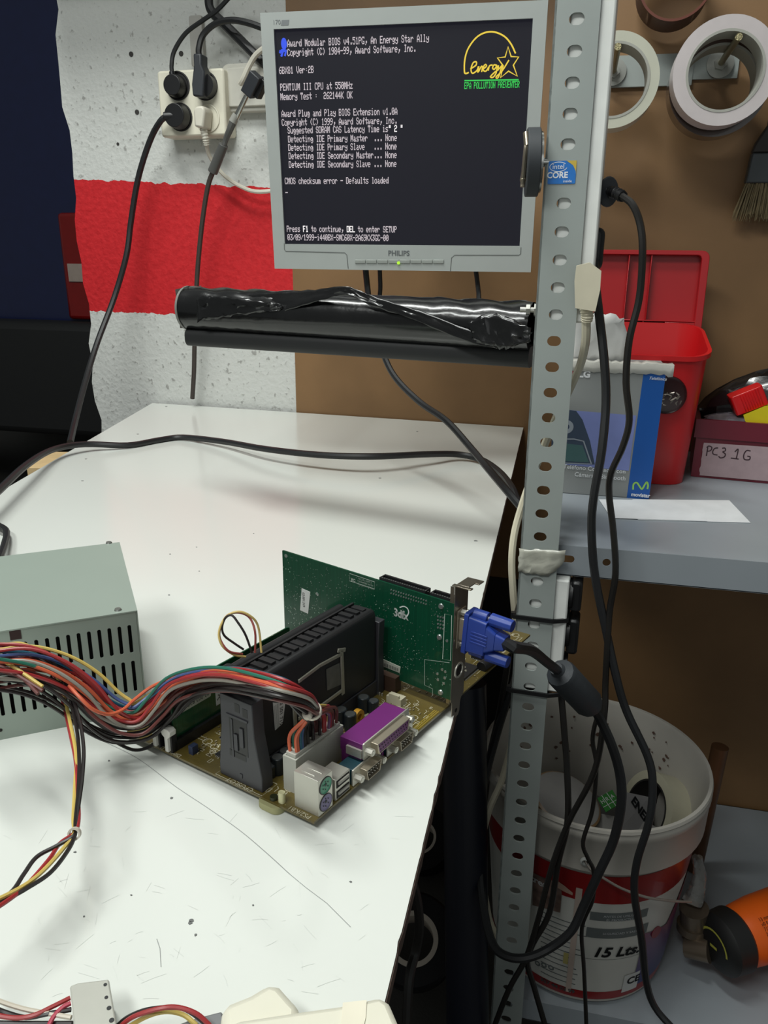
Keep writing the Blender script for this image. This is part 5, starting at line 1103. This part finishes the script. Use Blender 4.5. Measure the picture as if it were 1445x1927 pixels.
# small surface parts of the board
sm = MB(BD); random.seed(41)
for u0, u1, v0, v1, n in ((6, 60, 84, 119, 60), (110, 140, 10, 44, 30), (158, 295, 4, 60, 110), (64, 108, 36, 44, 16), (14, 60, 37, 42, 12)):
    for i in range(n): u, v = random.uniform(u0, u1), random.uniform(v0, v1); w, h = random.choice(((1, 2), (2, 1), (1.6, .9))); sm.box(u, u+w, v, v+h, 1.6, 2.3)
obj('small_components', sm, mat('smd_mixed', (126, 116, 92), .4, var=.6, scale=300), mbd)['kind'] = 'stuff'
gold = MB(BD)
for k in range(3): gold.rbox(109, 146, 1.4+k*1.6, 2.3+k*1.6, 1.55, 1.72, .3, 2)
obj('gold_traces', gold, mat('gold_trace', (196, 168, 70), .3, .6), mbd)
def chip(u0, u1, v0, v1, h, lab=None):
    k = obj('chip', MB(BD).box(u0, u1, v0, v1, 1.9, 1.6+h), M_chip, mbd, bevel=.0002, label=lab)
    g = MB(BD); nu = int((u1-u0)/1.3); nv = int((v1-v0)/1.3)
    for i in range(nu): x = u0+.6+i*1.3; g.box(x, x+.5, v0-1, v0, 1.6, 2.3); g.box(x, x+.5, v1, v1+1, 1.6, 2.3)
    for i in range(nv): y = v0+.6+i*1.3; g.box(u0-1, u0, y, y+.5, 1.6, 2.3); g.box(u1, u1+1, y, y+.5, 1.6, 2.3)
    obj('chip_legs', g, M_tin, k); return k
chip(14, 44, 92, 97, 1.4); chip(30, 52, 104, 109, 1.4)
k = chip(196, 220, 8, 28, 2.4, 'square black chip with white print behind the bracket')
for i in range(5): txt('chip_print', ('PC97307', 'SIO 4A6', '9933-VUL', 'C 1999', 'KBC')[i], 3.4, BD @ Matrix.Translation((198+i*4.2, 26, 4.1)) @ frame((0, 0, 0), Vector((0, -1, 0)), Vector((1, 0, 0)), ZZ) @ Matrix.Diagonal((1, 1, .1, 1)), M_slk, k)
k = chip(232, 258, 8, 22, 6); obj('chip_label', MB(BD).box(246, 257, 9, 21, 7.6, 7.8), mat('label_pale', (196, 200, 198), .5), k)
obj('electrolytic_can', MB(BD).cyl((236, 4, 5), (218, 5, 5), 4.5, n=18), M_chip, mbd, bevel=.0004)
for i, v0 in enumerate((-0.5,)): pass
# slots hidden behind the card and the card slot
obj('card_slot', MB(BD).box(148.5, 156.5, 42, 118, 1.6, 15), mat('slot_brown', (62, 44, 34), .5), mbd, label='brown graphics slot')
obj('card_slot', MB(BD).box(172, 180, 60, 144, 1.6, 12.5), mat('slot_ivory', (206, 202, 188), .5), mbd); obj('card_slot', MB(BD).box(192.5, 200.5, 60, 144, 1.6, 12.5), mat('slot_ivory', (206, 202, 188), .5), mbd)
U, V = 138, 33; g = MB(BD); g.box(U-3, U+4, V-5, V+8, 1.6, 7.5); g.box(U-3, U-1.6, V-3, V+6, 7.5, 10); obj('audio_header', g, mat('header_ivory', (190, 184, 160), .5), mbd)
ph_ = MB(BD); 
for i in range(12): ph_.box(140, 141, 48+i*2.4, 49+i*2.4, 1.6, 4)
obj('pin_row', ph_, M_tin, mbd)
# memory slots with clips
for V in (125, 137):
    sl = obj('memory_slot', MB(BD).box(2, 140, V-3.2, V+3.2, 1.6, 9.5).box(-.5, 4, V-3.2, V-1.6, 1.6, 17).box(-.5, 4, V+1.6, V+3.2, 1.6, 17), M_chip, mbd)
    cl = MB(frame(BD @ Vector((1.5, V, 0)), BV, ZZ, BU) @ MM)
    cl.prism([(-1.5, 3), (-1.5, 14), (-4, 16), (-4.5, 19.5), (-2, 21), (2, 21), (4.5, 19), (3.8, 15.5), (1.5, 14), (1.5, 3)], -4.2, 1.5); obj('memory_clip', cl, mat('clip_white', (214, 212, 204), .45), sl, bevel=.0004)
    obj('memory_clip', MB(BD).box(139, 143, V-2, V+2, 3, 20), mat('clip_white', (214, 212, 204), .45), sl, bevel=.0004)

# ---------------------------------------------------------------- memory modules
def module(V, label):
    t = thing('memory_module', label, 'memory module', BD @ Vector((70, V, 9.6)))
    g = MB(frame(BD @ Vector((0, V, 0)), BU, ZZ, -BV) @ MM); g.prism([(4, 9.6), (137, 9.6), (137, 37), (134, 38), (7, 38), (4, 36)], -.6, .6); obj('circuit_board', g, M_dg, t)
    for i in range(8):
        if i == 4: continue
        obj('chip', MB(frame(BD @ Vector((0, V, 0)), BU, ZZ, BV*-1) @ MM).box(11+i*15.2, 22+i*15.2, 12, 33, -1.9, -.6), M_chip, t)
    return t, frame(BD @ Vector((0, V, 0)), BU, ZZ, -BV) @ MM
t1, MF1 = module(125, 'green memory module in the nearer slot with a pale number sticker')
module(137, 'green memory module in the further slot, behind the stickered one')
def onV(px, py, V):
    o = BD @ Vector((0, V, 0)); n = -Vector((-BU.y, BU.x, 0)); d = PP(px, py, o, n)-o; return d.dot(BU)/BU.dot(BU)*1000, d.z*1000
a = onV(337, 1343, 124.4); b = onV(400, 1328, 124.4)
g = MB(MF1); g.rbox(a[0], b[0]-1, a[1]-.5, a[1]+5.6, .62, .8, 1); k = obj('sticker', g, mat('sticker_pale', (176, 178, 166), .5), t1, label='pale number sticker')
txt('sticker_text', '02 002 838', 4.6, MF1 @ Matrix.Translation((b[0]-2.5, a[1]+4.4, .85)) @ Matrix.Rotation(PI, 4, 'Z') @ Matrix.Diagonal((.95, 1, .1, 1)), M_ink, k)
a = onV(407, 1328, 124.4); b = onV(425, 1303, 124.4); g = MB(MF1); g.box(a[0], a[0]+9, a[1], a[1]+11, .62, .8); k = obj('sticker', g, mat('sticker_white', (206, 208, 206), .5), t1, label='small white sticker')
g = MB(MF1); g.ribbon([(a[0]+1, a[1]+4), (a[0]+3, a[1]+6), (a[0]+5, a[1]+3), (a[0]+8, a[1]+5)], .9, .9); g.ribbon([(a[0]+2, a[1]+8), (a[0]+5, a[1]+6), (a[0]+8, a[1]+9)], .8, .9); obj('sticker_mark', g, M_ink, k, flat=True)

# ---------------------------------------------------------------- processor cartridge with cooler
cpu = thing('processor_cartridge', 'black processor cartridge with finned cooler and metal clip standing in its slot', 'processor', BD @ Vector((77, 60, 14)))
M_cart = mat('cartridge_black', (26, 26, 28), .5, var=.08)
CFm = frame(BD @ Vector((12.2, 0, 0)), BV, ZZ, BU) @ MM
g = MB(CFm); g.prism([(54, 14.2), (54, 69), (55, 72.5), (57, 74), (72, 74), (72, 14.2)], 0, 127); obj('cartridge', g, M_cart, cpu, bevel=.0008)
g = MB(BD)
for i in range(33): g.box(15+i*3.8, 16.1+i*3.8, 72.1, 88, 20, 66)
g.box(14, 139, 72.1, 74, 20, 73); hs = obj('heatsink_fins', g, mat('fin_black', (24, 24, 26), .45), cpu)
g = MB(BD)
for i in range(16): g.box(17+i*7.6, 21.5+i*7.6, 60, 71, 73.9, 75+(.8 if i % 3 else 0))
g.box(14, 137, 72.2, 74, 69, 76); obj('top_ribs', g, M_cart, cpu)
g = MB().tube([BD @ Vector((13, 84, 67)), BD @ Vector((30, 84, 68)), BD @ Vector((80, 84, 68)), BD @ Vector((136, 84, 68))], .0042, 12); obj('fan_shroud', g, M_cart, cpu)
g = MB(BD); g.cyl((11.5, 80, 70), (17, 80, 70), 6.5, n=20); obj('shroud_cap', g, M_cart, cpu, bevel=.0006)
KF = frame(BD @ Vector((0, 53.9, 0)), BU, ZZ, -BV) @ MM
def onK(px, py): return onV(px, py, 53.9)
M_clip = mat('clip_metal', (168, 166, 152), .42, .5, var=.12, scale=90)
def bar(px_pts, w, name='clip_bar'):
    q = [onK(*p) for p in px_pts]; g = MB(KF)
    for a, b in zip(q, q[1:]):
        d = Vector((b[0]-a[0], b[1]-a[1])); n_ = Vector((-d.y, d.x)).normalized()*w/2; g.prism([(a[0]-n_.x, a[1]-n_.y), (b[0]-n_.x, b[1]-n_.y), (b[0]+n_.x, b[1]+n_.y), (a[0]+n_.x, a[1]+n_.y)], .1, 1.3)
    return obj(name, g, M_clip, cpu, bevel=.0003)
bar([(641, 1223), (644, 1306)], 3.2); bar([(641, 1230), (600, 1252), (560, 1282)], 2.6); bar([(643, 1298), (605, 1326), (560, 1352)], 2.6); bar([(551, 1312), (556, 1396)], 3.0); bar([(634, 1224), (648, 1222)], 3)
q = [onK(*p) for p in ((613, 1259), (615, 1299), (640, 1288), (638, 1247))]; g = MB(KF); g.prism([q[1], q[2], q[3], q[0]], .1, .5); obj('metal_plate', g, mat('plate_grey', (104, 106, 102), .4, .3, var=.25, scale=120), cpu)
a = onK(514, 1322); b = onK(535, 1370); g = MB(KF); q = [onK(*p) for p in ((517, 1374), (531, 1361), (536, 1322), (513, 1322))]; g.prism(q, .1, .4); k = obj('sticker', g, mat('sticker_white', (206, 208, 206), .5), cpu, label='white number sticker')
cx_, cy_ = sum(p[0] for p in q)/4, sum(p[1] for p in q)/4
txt('sticker_text', '02 501 715', 4.3, KF @ Matrix.Translation((cx_+1.2, cy_+10.3, .5)) @ Matrix.Rotation(-PI/2-.06, 4, 'Z') @ Matrix.Diagonal((.95, 1, .1, 1)), M_ink, k, bold=.04)
g = MB(KF)
for i in range(5): g.ribbon([(cx_-2.2-i*.9+1.5, cy_-9), (cx_-2.2-i*.9+1.5, cy_+9)], .25, .5)
obj('sticker_print', g, M_inkg, k, flat=True)
# fan wires looping up
fw = [[(492, 1228, 84), (486, 1180, 100), (472, 1160, 108), (448, 1151, 112), (424, 1162, 108), (412, 1190, 100), (418, 1215, 92), (440, 1232, 84), (462, 1236, 80)],
      [(480, 1228, 84), (480, 1190, 98), (470, 1163, 106), (450, 1153, 110), (428, 1158, 108), (415, 1180, 102), (414, 1202, 96), (430, 1225, 88), (456, 1231, 82)],
      [(474, 1228, 84), (462, 1195, 98), (448, 1172, 106), (436, 1158, 110), (424, 1163, 108), (418, 1180, 102), (422, 1196, 96), (440, 1210, 90), (458, 1222, 84)]]
for pts, c, nm in zip(fw, ((206, 180, 110), (160, 78, 72), (40, 34, 36)), ('yellow', 'red', 'black')):
    g = MB().tube([P(x, y, z/1000+BO.z) for x, y, z in pts], .00075, 8, smooth=6); obj('fan_wire', g, mat('wire_'+nm, c, .4), cpu, label='%s fan wire' % nm)

# ---------------------------------------------------------------- graphics card
GO = Vector((-.2167, .5795, 0)); gx_ = Vector((.1553, -.0695, 0)).normalized(); gn = gx_.cross(ZZ)
GF = frame(GO, gx_, ZZ, gn) @ MM
gc = thing('graphics_card', 'green graphics card with white logo and steel bracket standing on the motherboard', 'graphics card', GO+gx_*.085+ZZ*.016)
def gp_(px, py): d = PP(px, py, GO, gn)-GO; return d.dot(gx_)*1000, d.z*1000
lb = gp_(531, 1188)[1]
g = MB(GF); g.prism([(0, lb), (52, lb), (52, 21), (55, 20), (120, 20), (122, 16), (169.5, 16), (169.5, 95), (0, 95)], -1.6, 0); obj('circuit_board', g, M_gc, gc)
M_gs = mat('print_white_green', (200, 210, 200), .5)
g = MB(); a = gp_(741, 1158); txt('t', '3dfx', 9.2, GF @ Matrix.Translation((a[0], a[1], .1)) @ Matrix.Diagonal((1, 1, .1, 1)), None, None, bold=.35, sx=.82, mb=g); g.M = GF
g.ribbon([gp_(*q) for q in ((752, 1143), (760, 1141), (767, 1145), (769, 1153), (765, 1161))], .9, .2, smooth=4); obj('logo', g, mat('logo_white', (222, 226, 222), .5), gc, flat=True, label='white card maker logo')
g = MB(GF); q = [gp_(*p) for p in ((658, 1079), (705, 1095), (705, 1108), (658, 1093))]; g.ribbon(q, .35, .15, closed=True)
for i, s_ in enumerate(('FCC ID: GSW 2', 'COMPLIES WITH', 'MADE IN MEXICO')): 
    a = gp_(674, 1090+i*5.2); txt('t', s_, 2.0, GF @ Matrix.Translation((a[0], a[1], .15)) @ Matrix.Diagonal((1, 1, .1, 1)), None, None, mb=g)
a = gp_(661, 1092); txt('t', 'FC', 3.4, GF @ Matrix.Translation((a[0], a[1]-.5, .15)) @ Matrix.Diagonal((1, 1, .1, 1)), None, None, bold=.15, mb=g)
q = [gp_(*p) for p in ((837, 1155), (850, 1158), (848, 1243), (833, 1240))]; g.ribbon(q, .45, .15, closed=True)
q = [gp_(*p) for p in ((846, 1247), (799, 1241), (799, 1289), (814, 1296), (814, 1309))]; g.ribbon(q, .3, .15)
a = gp_(609, 1152); txt('t', '210-0364-003', 3, GF @ Matrix.Translation((a[0], a[1], .15)) @ Matrix.Diagonal((1, 1, .1, 1)), None, None, mb=g); txt('t', 'REV A', 3, GF @ Matrix.Translation((a[0]+6, a[1]-4.5, .15)) @ Matrix.Diagonal((1, 1, .1, 1)), None, None, mb=g)
obj('card_print', g, M_gs, gc, flat=True)
g = MB(GF); M_sol = mat('solder', (190, 196, 192), .25, .8)
def dot(px, py, r): q = gp_(px, py); g.prism(circ(q[0], q[1], r, 8), -.05, .35)
for i in range(15):
    for r_ in range(2): dot(736+i*4.7, 1110+i*1.45+r_*6.5, .62)
for i in range(4):
    for j in range(3): dot(824+j*5, 1160+i*7+j*1.2, .75)
for px, py in ((832, 1260), (838, 1264), (823, 1268), (837, 1276), (824, 1279), (835, 1286), (598, 1119), (596, 1117), (841, 1206)): dot(px, py, 1.1)
random.seed(51)
for i in range(620):
    x, y = random.uniform(4, 165), random.uniform(28, 92)
    if abs(x-138) < 12 and abs(y-76) < 7: continue
    g.prism(circ(x, y, random.uniform(.16, .36), 6), -.05, .12)
obj('solder_points', g, M_sol, gc)['kind'] = 'stuff'
for px, py in ((830, 1141), (827, 1199), (829, 1303), (538, 1046)):
    q = gp_(px, py); g = MB(GF); g.cyl((q[0], q[1], -.1), (q[0], q[1], 1.0 if px > 600 else .15), 2.3 if px > 600 else 1.6, 1.8 if px > 600 else 1.6, n=18); obj('rivet', g, M_sol, gc)
q = [gp_(*p) for p in ((565, 1148), (580, 1155), (584, 1114), (568, 1107))]; g = MB(GF); g.prism(q, 0, .25); k = obj('sticker', g, mat('sticker_white', (206, 208, 206), .5), gc, label='upright white number sticker')
q = gp_(569, 1113); txt('sticker_text', '03.001.319', 3.5, GF @ Matrix.Translation((q[0]+.3, q[1]-.5, .3)) @ Matrix.Rotation(-PI/2, 4, 'Z') @ Matrix.Diagonal((.85, 1, .1, 1)), M_ink, k, bold=.06)
q = [gp_(*p) for p in ((714, 1251), (752, 1266), (754, 1255), (716, 1238))]; g = MB(GF); g.prism(q, 0, .3); k = obj('sticker', g, mat('sticker_pale', (176, 178, 166), .5), gc, label='pale barcode sticker near the slot')
g = MB(GF); 
for i in range(18): a_ = gp_(722+i*1.6, 1249.5+i*.62); g.ribbon([(a_[0], a_[1]-1.6), (a_[0], a_[1]+1.4)], .18+.15*(i % 3), .4)
obj('barcode', g, M_ink, k, flat=True)
a = gp_(711, 1090)[0]; b = gp_(797, 1115)[0]; c = gp_(806, 1118)[0]
g = MB(GF)
for x0, x1 in ((a, b), (c, 166)):
    g.box(x0, x1, 88, 97, -9.5, -7.5); g.box(x0, x1, 88, 97, -3.6, -1.7); g.box(x0, x1, 88, 92, -7.5, -3.6); g.box(x0, x0+1.2, 92, 97, -7.5, -3.6); g.box(x1-1.2, x1, 92, 97, -7.5, -3.6)
hd = obj('pin_header', g, M_chip, gc, label='long black pin header along the top edge'); g = MB(GF)
x = a+2
while x < 165: g.box(x, x+.7, 96.9, 97.15, -3.1, -2.3); x += 2.1
obj('header_marks', g, M_sol, hd)
# bracket
BR_ = frame(BD @ Vector((151.2, -4.2, -5)), BU, ZZ, -BV) @ MM
g = MB(BR_)
g.prism([(5, -3), (12, -3), (14, 0), (14.5, 10), (19.5, 14), (19.5, 108), (0, 108), (0, 14), (2, 12), (3, 0)], 0, .9)
g.box(0, 3.5, 108, 109, -2, 13); g.box(3.5, 19.5, 108, 109, -.1, 9.5); g.box(12, 19.5, 108, 109, 9.5, 13)
g.add([(0, 12, 0), (0, 108, 0), (0, 108, -3), (0, 12, -3)], [(0, 1, 2, 3)])
bk2 = obj('bracket', g, mat('bracket_steel', (150, 142, 128), .28, .9, var=.1, scale=60), gc, bevel=.0002)
obj('bracket_hole', MB(BR_).lathe([(0, 1.0), (4.8, 1.0)], 24, M=BR_ @ Matrix.Translation((10, 37, 0))), M_dk, bk2); 
g = MB(); g.lathe([(4.6, .9), (4.8, 1.6), (6.2, 1.6), (6.4, .9)], 28, M=BR_ @ Matrix.Translation((10, 37, 0))); obj('bracket_ring', g, M_tin, bk2)
obj('bracket_hole', MB(BR_).prism(circ(8.5, 3, 1.8, 14), .85, 1.0), M_dk, bk2)
VG = BR_ @ Matrix.Translation((10, 72.5, 0))
g = MB(VG); g.rbox(-6, 6, -15.5, 15.5, .9, 1.8, 1.2); g.rbox(-4.2, 4.2, -9.5, 9.5, 1.8, 7, 2); vs_ = obj('video_socket', g, M_nick, gc, bevel=.0003)
for y in (-12.5, 12.5): obj('hex_stud', MB(VG).cyl((0, y, 1.8), (0, y, 6.5), 2.6, n=6), M_tin, vs_)

# ================================================================ video cable
vg = thing('video_cable', 'blue plug video cable with thick ferrite core hanging beside the upright', 'cable', VG @ Vector((0, 0, 20)))
M_blu = mat('plug_blue', (36, 62, 146), .4, var=.05)
VP = VG @ Matrix.Rotation(.06, 4, 'X')
g = MB(VP); g.rbox(-7.6, 7.6, -16.5, 16.5, 6.6, 10, 2); 
def tap(z0, z1, a0, b0, a1, b1): g.prism(rrect(-a0, a0, -b0, b0, 2), z0, z1, top=rrect(-a1, a1, -b1, b1, 2))
tap(10, 24, 7.2, 14.5, 7.2, 13.5); tap(24, 31, 7.2, 11, 6.0, 7.0); tap(31, 38, 5.8, 6.8, 5.0, 5.2)
for i in range(4): g.box(-7.7, -7.2, -5+i*2.6, -3.6+i*2.6, 13, 26)
obj('plug_body', g, M_blu, vg, bevel=.0008)
for y in (-14.5, 14.5): 
    g = MB(VP); g.cyl((0, y, 11), (0, y, 22), 4.4, n=14).cyl((0, y, 24), (0, y, 41), 4.9, 4.6, n=10); obj('thumb_screw', g, M_blu, vg, bevel=.0004)
    obj('screw_shaft', MB(VP).cyl((0, y, 5), (0, y, 24.5), 1.5, n=10), M_tin, vg)
s0 = VP @ Vector((0, 0, 36)); s1 = VP @ Vector((0, -1, 44))
f0, f1 = PY(1050, 1262, .665), PY(1112, 1328, .70)
cord('cord', [s0, s1, PY(1000, 1224, .56), PY(1030, 1247, .62), f0], .0045, M_blk, '', parent=vg)
fa = (f1-f0).normalized(); g = MB(aframe(f0, f1)); L_ = (f1-f0).length
g.lathe([(0, -.004), (.006, -.004), (.0075, .0), (.0135, .004), (.0148, .009), (.0148, L_-.008), (.013, L_-.002), (.007, L_), (0, L_)], 14); obj('ferrite_core', g, mat('ferrite_grey', (52, 56, 60), .5, bump=.2, bscale=120), vg)
ptsV = [(1112, 1326, .70), (1128, 1352, .71), (1150, 1400, .715), (1166, 1455, .72), (1169, 1510, .72), (1155, 1580, .72), (1128, 1640, .72), (1098, 1705, .72), (1075, 1752, .715), (1035, 1784, .71), (993, 1802, .70), (955, 1800, .70), (928, 1778, .71), (912, 1720, .74), (903, 1640, .78), (902, 1560, .81), (912, 1470, .83), (935, 1380, .845), (960, 1300, .85)]
cord('cord', [PY(*q) for q in ptsV], .0050, M_blk, '', parent=vg)

# ================================================================ wiring loom of the power supply
WC = {'black': (34, 28, 28), 'red': (156, 46, 48), 'orange': (206, 98, 66), 'yellow': (206, 180, 96), 'blue': (74, 92, 142), 'green': (42, 110, 92), 'brown': (96, 48, 44), 'grey': (146, 142, 132), 'violet': (112, 80, 110), 'white': (200, 192, 176), 'teal': (30, 92, 116), 'pink': (176, 58, 78)}
def wm(c): return mat('loom_'+c, WC[c], .38, var=.03)
lm = obj('wiring_loom', MB(BD).rbox(14.4, 59.6, 26.4, 34.1, 14, 29.5, .6), M_nyl, psu, label='milky white loom plug seated in the socket')
path = [(-70, 1262, .090, 17), (-10, 1256, .086, 16), (50, 1256, .082, 16), (105, 1274, .073, 15), (150, 1302, .060, 14.5), (190, 1338, .044, 14), (228, 1358, .034, 14), (266, 1358, .032, 13.5), (305, 1328, .041, 12), (345, 1296, .056, 10.5), (392, 1281, .071, 9.5), (440, 1278, .083, 9), (490, 1287, .093, 8.4), (535, 1299, .095, 7.2), (568, 1316, .087, 5.6), (588, 1338, .074, 4.2), (594, 1362, .058, 6)]
cen = [P(x, y, z) for x, y, z, r in path]; rad = [r/1000 for *_, r in path]
cols = ['orange', 'orange', 'black', 'red', 'black', 'red', 'black', 'grey', 'violet', 'yellow', 'orange', 'blue', 'black', 'green', 'black', 'black', 'teal', 'red', 'red', 'brown', 'black', 'pink', 'brown', 'black', 'red', 'brown', 'black', 'brown', 'black', 'black', 'brown', 'grey']
random.seed(77); nW = 32
# order around the bundle: reds and yellow above, black below
slots_ = []
for i in range(nW):
    rr_ = math.sqrt((i+.5)/nW); th = i*2.39996; slots_.append((rr_*math.cos(th), rr_*math.sin(th)))
order = {'yellow': 3, 'blue': 2.6, 'teal': 2.3, 'green': 2.2, 'red': 1.8, 'pink': 1.2, 'orange': 1.4, 'violet': 1.0, 'grey': .6, 'white': .6, 'brown': .1, 'black': -.6}
ci = sorted(cols, key=lambda c: order[c]+random.uniform(-.9, .9)); si = sorted(slots_, key=lambda s_: s_[1])
o2 = {'orange': 0, 'teal': 1, 'green': 1.6, 'blue': 1.8, 'black': 2.6, 'grey': 3, 'white': 3, 'violet': 3.2, 'yellow': 3.3, 'brown': 3.8, 'red': 3.4, 'pink': 3.9}
rk = sorted(range(nW), key=lambda i: o2[ci[i]]+random.uniform(-.6, .6)); rank = {i: k for k, i in enumerate(rk)}
for i, (c, (sx_, sy_)) in enumerate(zip(ci, si)):
    pts = []; ph0 = random.uniform(0, 6.28); am = random.uniform(.15, .50)
    for k, (p, r) in enumerate(zip(cen, rad)):
        a_ = cen[max(k-1, 0)]; b_ = cen[min(k+1, len(cen)-1)]; tdir = (b_-a_).normalized(); s_ = tdir.cross(ZZ)
        s_ = s_.normalized() if s_.length > .05 else Vector((1, 0, 0)); u_ = s_.cross(tdir).normalized()
        ox = sx_+am*math.sin(k*.7+ph0); oy = sy_+am*math.cos(k*.55+ph0)
        q = p+(s_*ox*.9+u_*oy)*r*.95; q.z = max(q.z, .0022); pts.append(q)
    col_, row = divmod(i, 2) if i < 20 else divmod(i-9, 2)
    x_ = 16.5+rank[i]/(nW-1)*41; e1 = BD @ Vector((x_, 28.2+4.2*(i % 2), 42)); e2 = BD @ Vector((x_, 28.2+4.2*(i % 2), 28))
    pts = pts[:-1]+[(pts[-2]*.45+e1*.55), e1*.9+e2*.1, e2]
    obj('loom_wire', MB().tube(pts, .00115, 7, smooth=5), wm(c), lm)
# cable tie of the loom
c0 = cen[-2]; td = (cen[-1]-cen[-3]).normalized(); TMx = aframe(c0, c0+td)
g = MB(TMx); g.lathe([(.0048, -.0013), (.0057, -.0013), (.0057, .0013), (.0048, .0013), (.0048, -.0013)], 28); g.M = Matrix.Identity(4); tq = P(578, 1345, .076); g.cyl(tq-td*.002, tq+td*.002, .0028, n=10); obj('cable_tie', g, mat('tie_white', (206, 198, 184), .4), lm)
def loose(c, pts, r=.00115): obj('loom_wire', MB().tube([P(x, y, z) for x, y, z in pts], r, 7, smooth=6), wm(c), lm)
loose('orange', [(130, 1290, .070), (150, 1312, .066), (175, 1335, .058), (205, 1344, .050), (232, 1335, .048), (255, 1315, .050), (290, 1290, .056), (340, 1272, .066), (400, 1262, .080), (470, 1270, .092)])
loose('black', [(190, 1380, .022), (220, 1398, .014), (250, 1411, .008), (275, 1408, .007), (293, 1395, .010), (302, 1370, .020), (320, 1330, .038)])
loose('yellow', [(-30, 1212, .092), (10, 1212, .092), (45, 1212, .090), (80, 1235, .082), (106, 1270, .070), (120, 1310, .058), (132, 1360, .050), (143, 1420, .044), (141, 1480, .040), (138, 1540, .038), (139, 1568, .038), (120, 1596, .036), (80, 1640, .036), (40, 1670, .038), (-30, 1705, .042)])
loose('red', [(-30, 1218, .090), (10, 1216, .090), (60, 1222, .086), (100, 1268, .068), (118, 1320, .052), (132, 1380, .046), (142, 1430, .043), (146, 1490, .040), (148, 1540, .039), (140, 1567, .038), (112, 1588, .036), (90, 1620, .036), (40, 1675, .037), (-30, 1725, .042)])
loose('black', [(-30, 1222, .090), (20, 1212, .094), (70, 1225, .088), (112, 1262, .075), (130, 1310, .060), (144, 1370, .050), (149, 1430, .045), (147, 1490, .041), (142, 1545, .039), (141, 1570, .038), (128, 1600, .036), (95, 1642, .036), (50, 1672, .037), (15, 1692, .038), (-30, 1720, .042)])
loose('black', [(-30, 1230, .088), (40, 1225, .088), (95, 1255, .078), (128, 1295, .064), (148, 1350, .054), (157, 1405, .048), (155, 1460, .043), (147, 1520, .040), (141, 1568, .038), (110, 1590, .037), (70, 1612, .037), (45, 1645, .037), (20, 1680, .038), (-30, 1712, .041)])
c0 = P(140, 1569, .038); g = MB(Matrix.Translation(c0) @ Matrix.Rotation(.5, 4, 'Y') @ Matrix.Rotation(1.1, 4, 'X')); g.lathe([(.0024, -.0012), (.0034, -.0012), (.0034, .0012), (.0024, .0012), (.0024, -.0012)], 20); obj('cable_tie', g, mat('tie_white', (206, 198, 184), .4), lm)
loose('yellow', [(-30, 1232, .094), (0, 1241, .092), (30, 1258, .088), (55, 1275, .084), (80, 1292, .080)]); loose('brown', [(-30, 1245, .090), (10, 1258, .088), (45, 1278, .084), (80, 1300, .079)]); loose('brown', [(0, 1262, .088), (40, 1275, .084), (72, 1306, .079)])

# ================================================================ drive connector and cream plastic at the bottom edge
dc = thing('drive_connector', 'milky white four way drive plug with wires at the bottom left', 'connector', P(175, 1895, 0))
tp_ = [P(x, y, .017) for x, y in ((131, 1855), (147, 1849), (205, 1842), (223, 1950), (143, 1960))]
g = MB(); g.prism([(q.x, q.y) for q in tp_][::-1], .004, .017); obj('plug_body', g, M_nyl, dc, bevel=.0008)
for px, py, r in ((198, 1853, .0008), (200, 1877, .0008), (205, 1897, .0010), (210, 1920, .0011)):
    c = P(px, py, .0171); obj('pin_mark', MB().cyl(c, c+Vector((0, 0, .0002)), r, n=10), M_ink, dc)
for c, pts in (('white', [(-30, 1872, .012), (10, 1888, .012), (50, 1900, .012), (95, 1908, .012), (134, 1915, .012)]), ('red', [(-30, 1905, .012), (20, 1915, .011), (60, 1912, .012), (100, 1894, .013), (132, 1878, .013)]),
               ('pink', [(85, 1945, .010), (100, 1915, .012), (118, 1896, .013), (133, 1888, .013)]), ('black', [(-30, 1888, .014), (10, 1905, .010), (50, 1915, .010), (90, 1908, .012), (134, 1900, .012)]), ('black', [(-30, 1925, .008), (60, 1926, .008), (136, 1926, .010)]),
               ('black', [(219, 1932, .008), (240, 1915, .012), (275, 1901, .016), (320, 1896, .018), (350, 1900, .018), (385, 1925, .014), (400, 1950, .01)]), ('red', [(221, 1936, .010), (250, 1914, .016), (300, 1898, .020), (335, 1896, .020), (370, 1908, .018), (395, 1930, .014)]),
               ('yellow', [(221, 1946, .006), (270, 1916, .012), (310, 1904, .014), (345, 1910, .012), (370, 1930, .01)])):
    obj('wire', MB().tube([P(*q) for q in pts], .00105, 7), wm(c), dc)
M_cr = mat('cream_molding', (226, 223, 206), .5, sss=.4, var=.03, scale=20)
cr = thing('plastic_bracket', 'cream moulded plastic part, blurred at the bottom edge of the bench', 'bracket', P(580, 1920, 0))
def pz(pts, z): return [(q.x, q.y) for q in (P(x, y, z) for x, y in pts)][::-1]
g = MB(); g.prism(pz(((412, 1900), (430, 1884), (470, 1868), (505, 1846), (528, 1852), (553, 1880), (566, 1893), (560, 1990), (425, 1990)), .022), .001, .022); obj('rounded_lobe', g, M_cr, cr, bevel=.004)
g = MB(); g.prism(pz(((430, 1935), (440, 1918), (560, 1900), (640, 1889), (716, 1872), (734, 1885), (762, 1950), (762, 1990), (430, 1990)), .030), .001, .030); obj('body', g, M_cr, cr, bevel=.003)
g = MB(); g.prism(pz(((645, 1887), (690, 1882), (688, 1915), (680, 1950), (640, 1950)), .0305), .0301, .0306); obj('raised_pad', g, mat('cream_pad', (230, 224, 204), .5), cr)
g = MB(); g.prism(pz(((322, 1932), (360, 1917), (418, 1902), (430, 1960), (330, 1960)), .010), .001, .010); tag(obj('grey_plate', g, mat('plate_slate', (120, 122, 124), .5), bevel=.001), 'small grey plate lying beside the cream plastic part', 'plate')
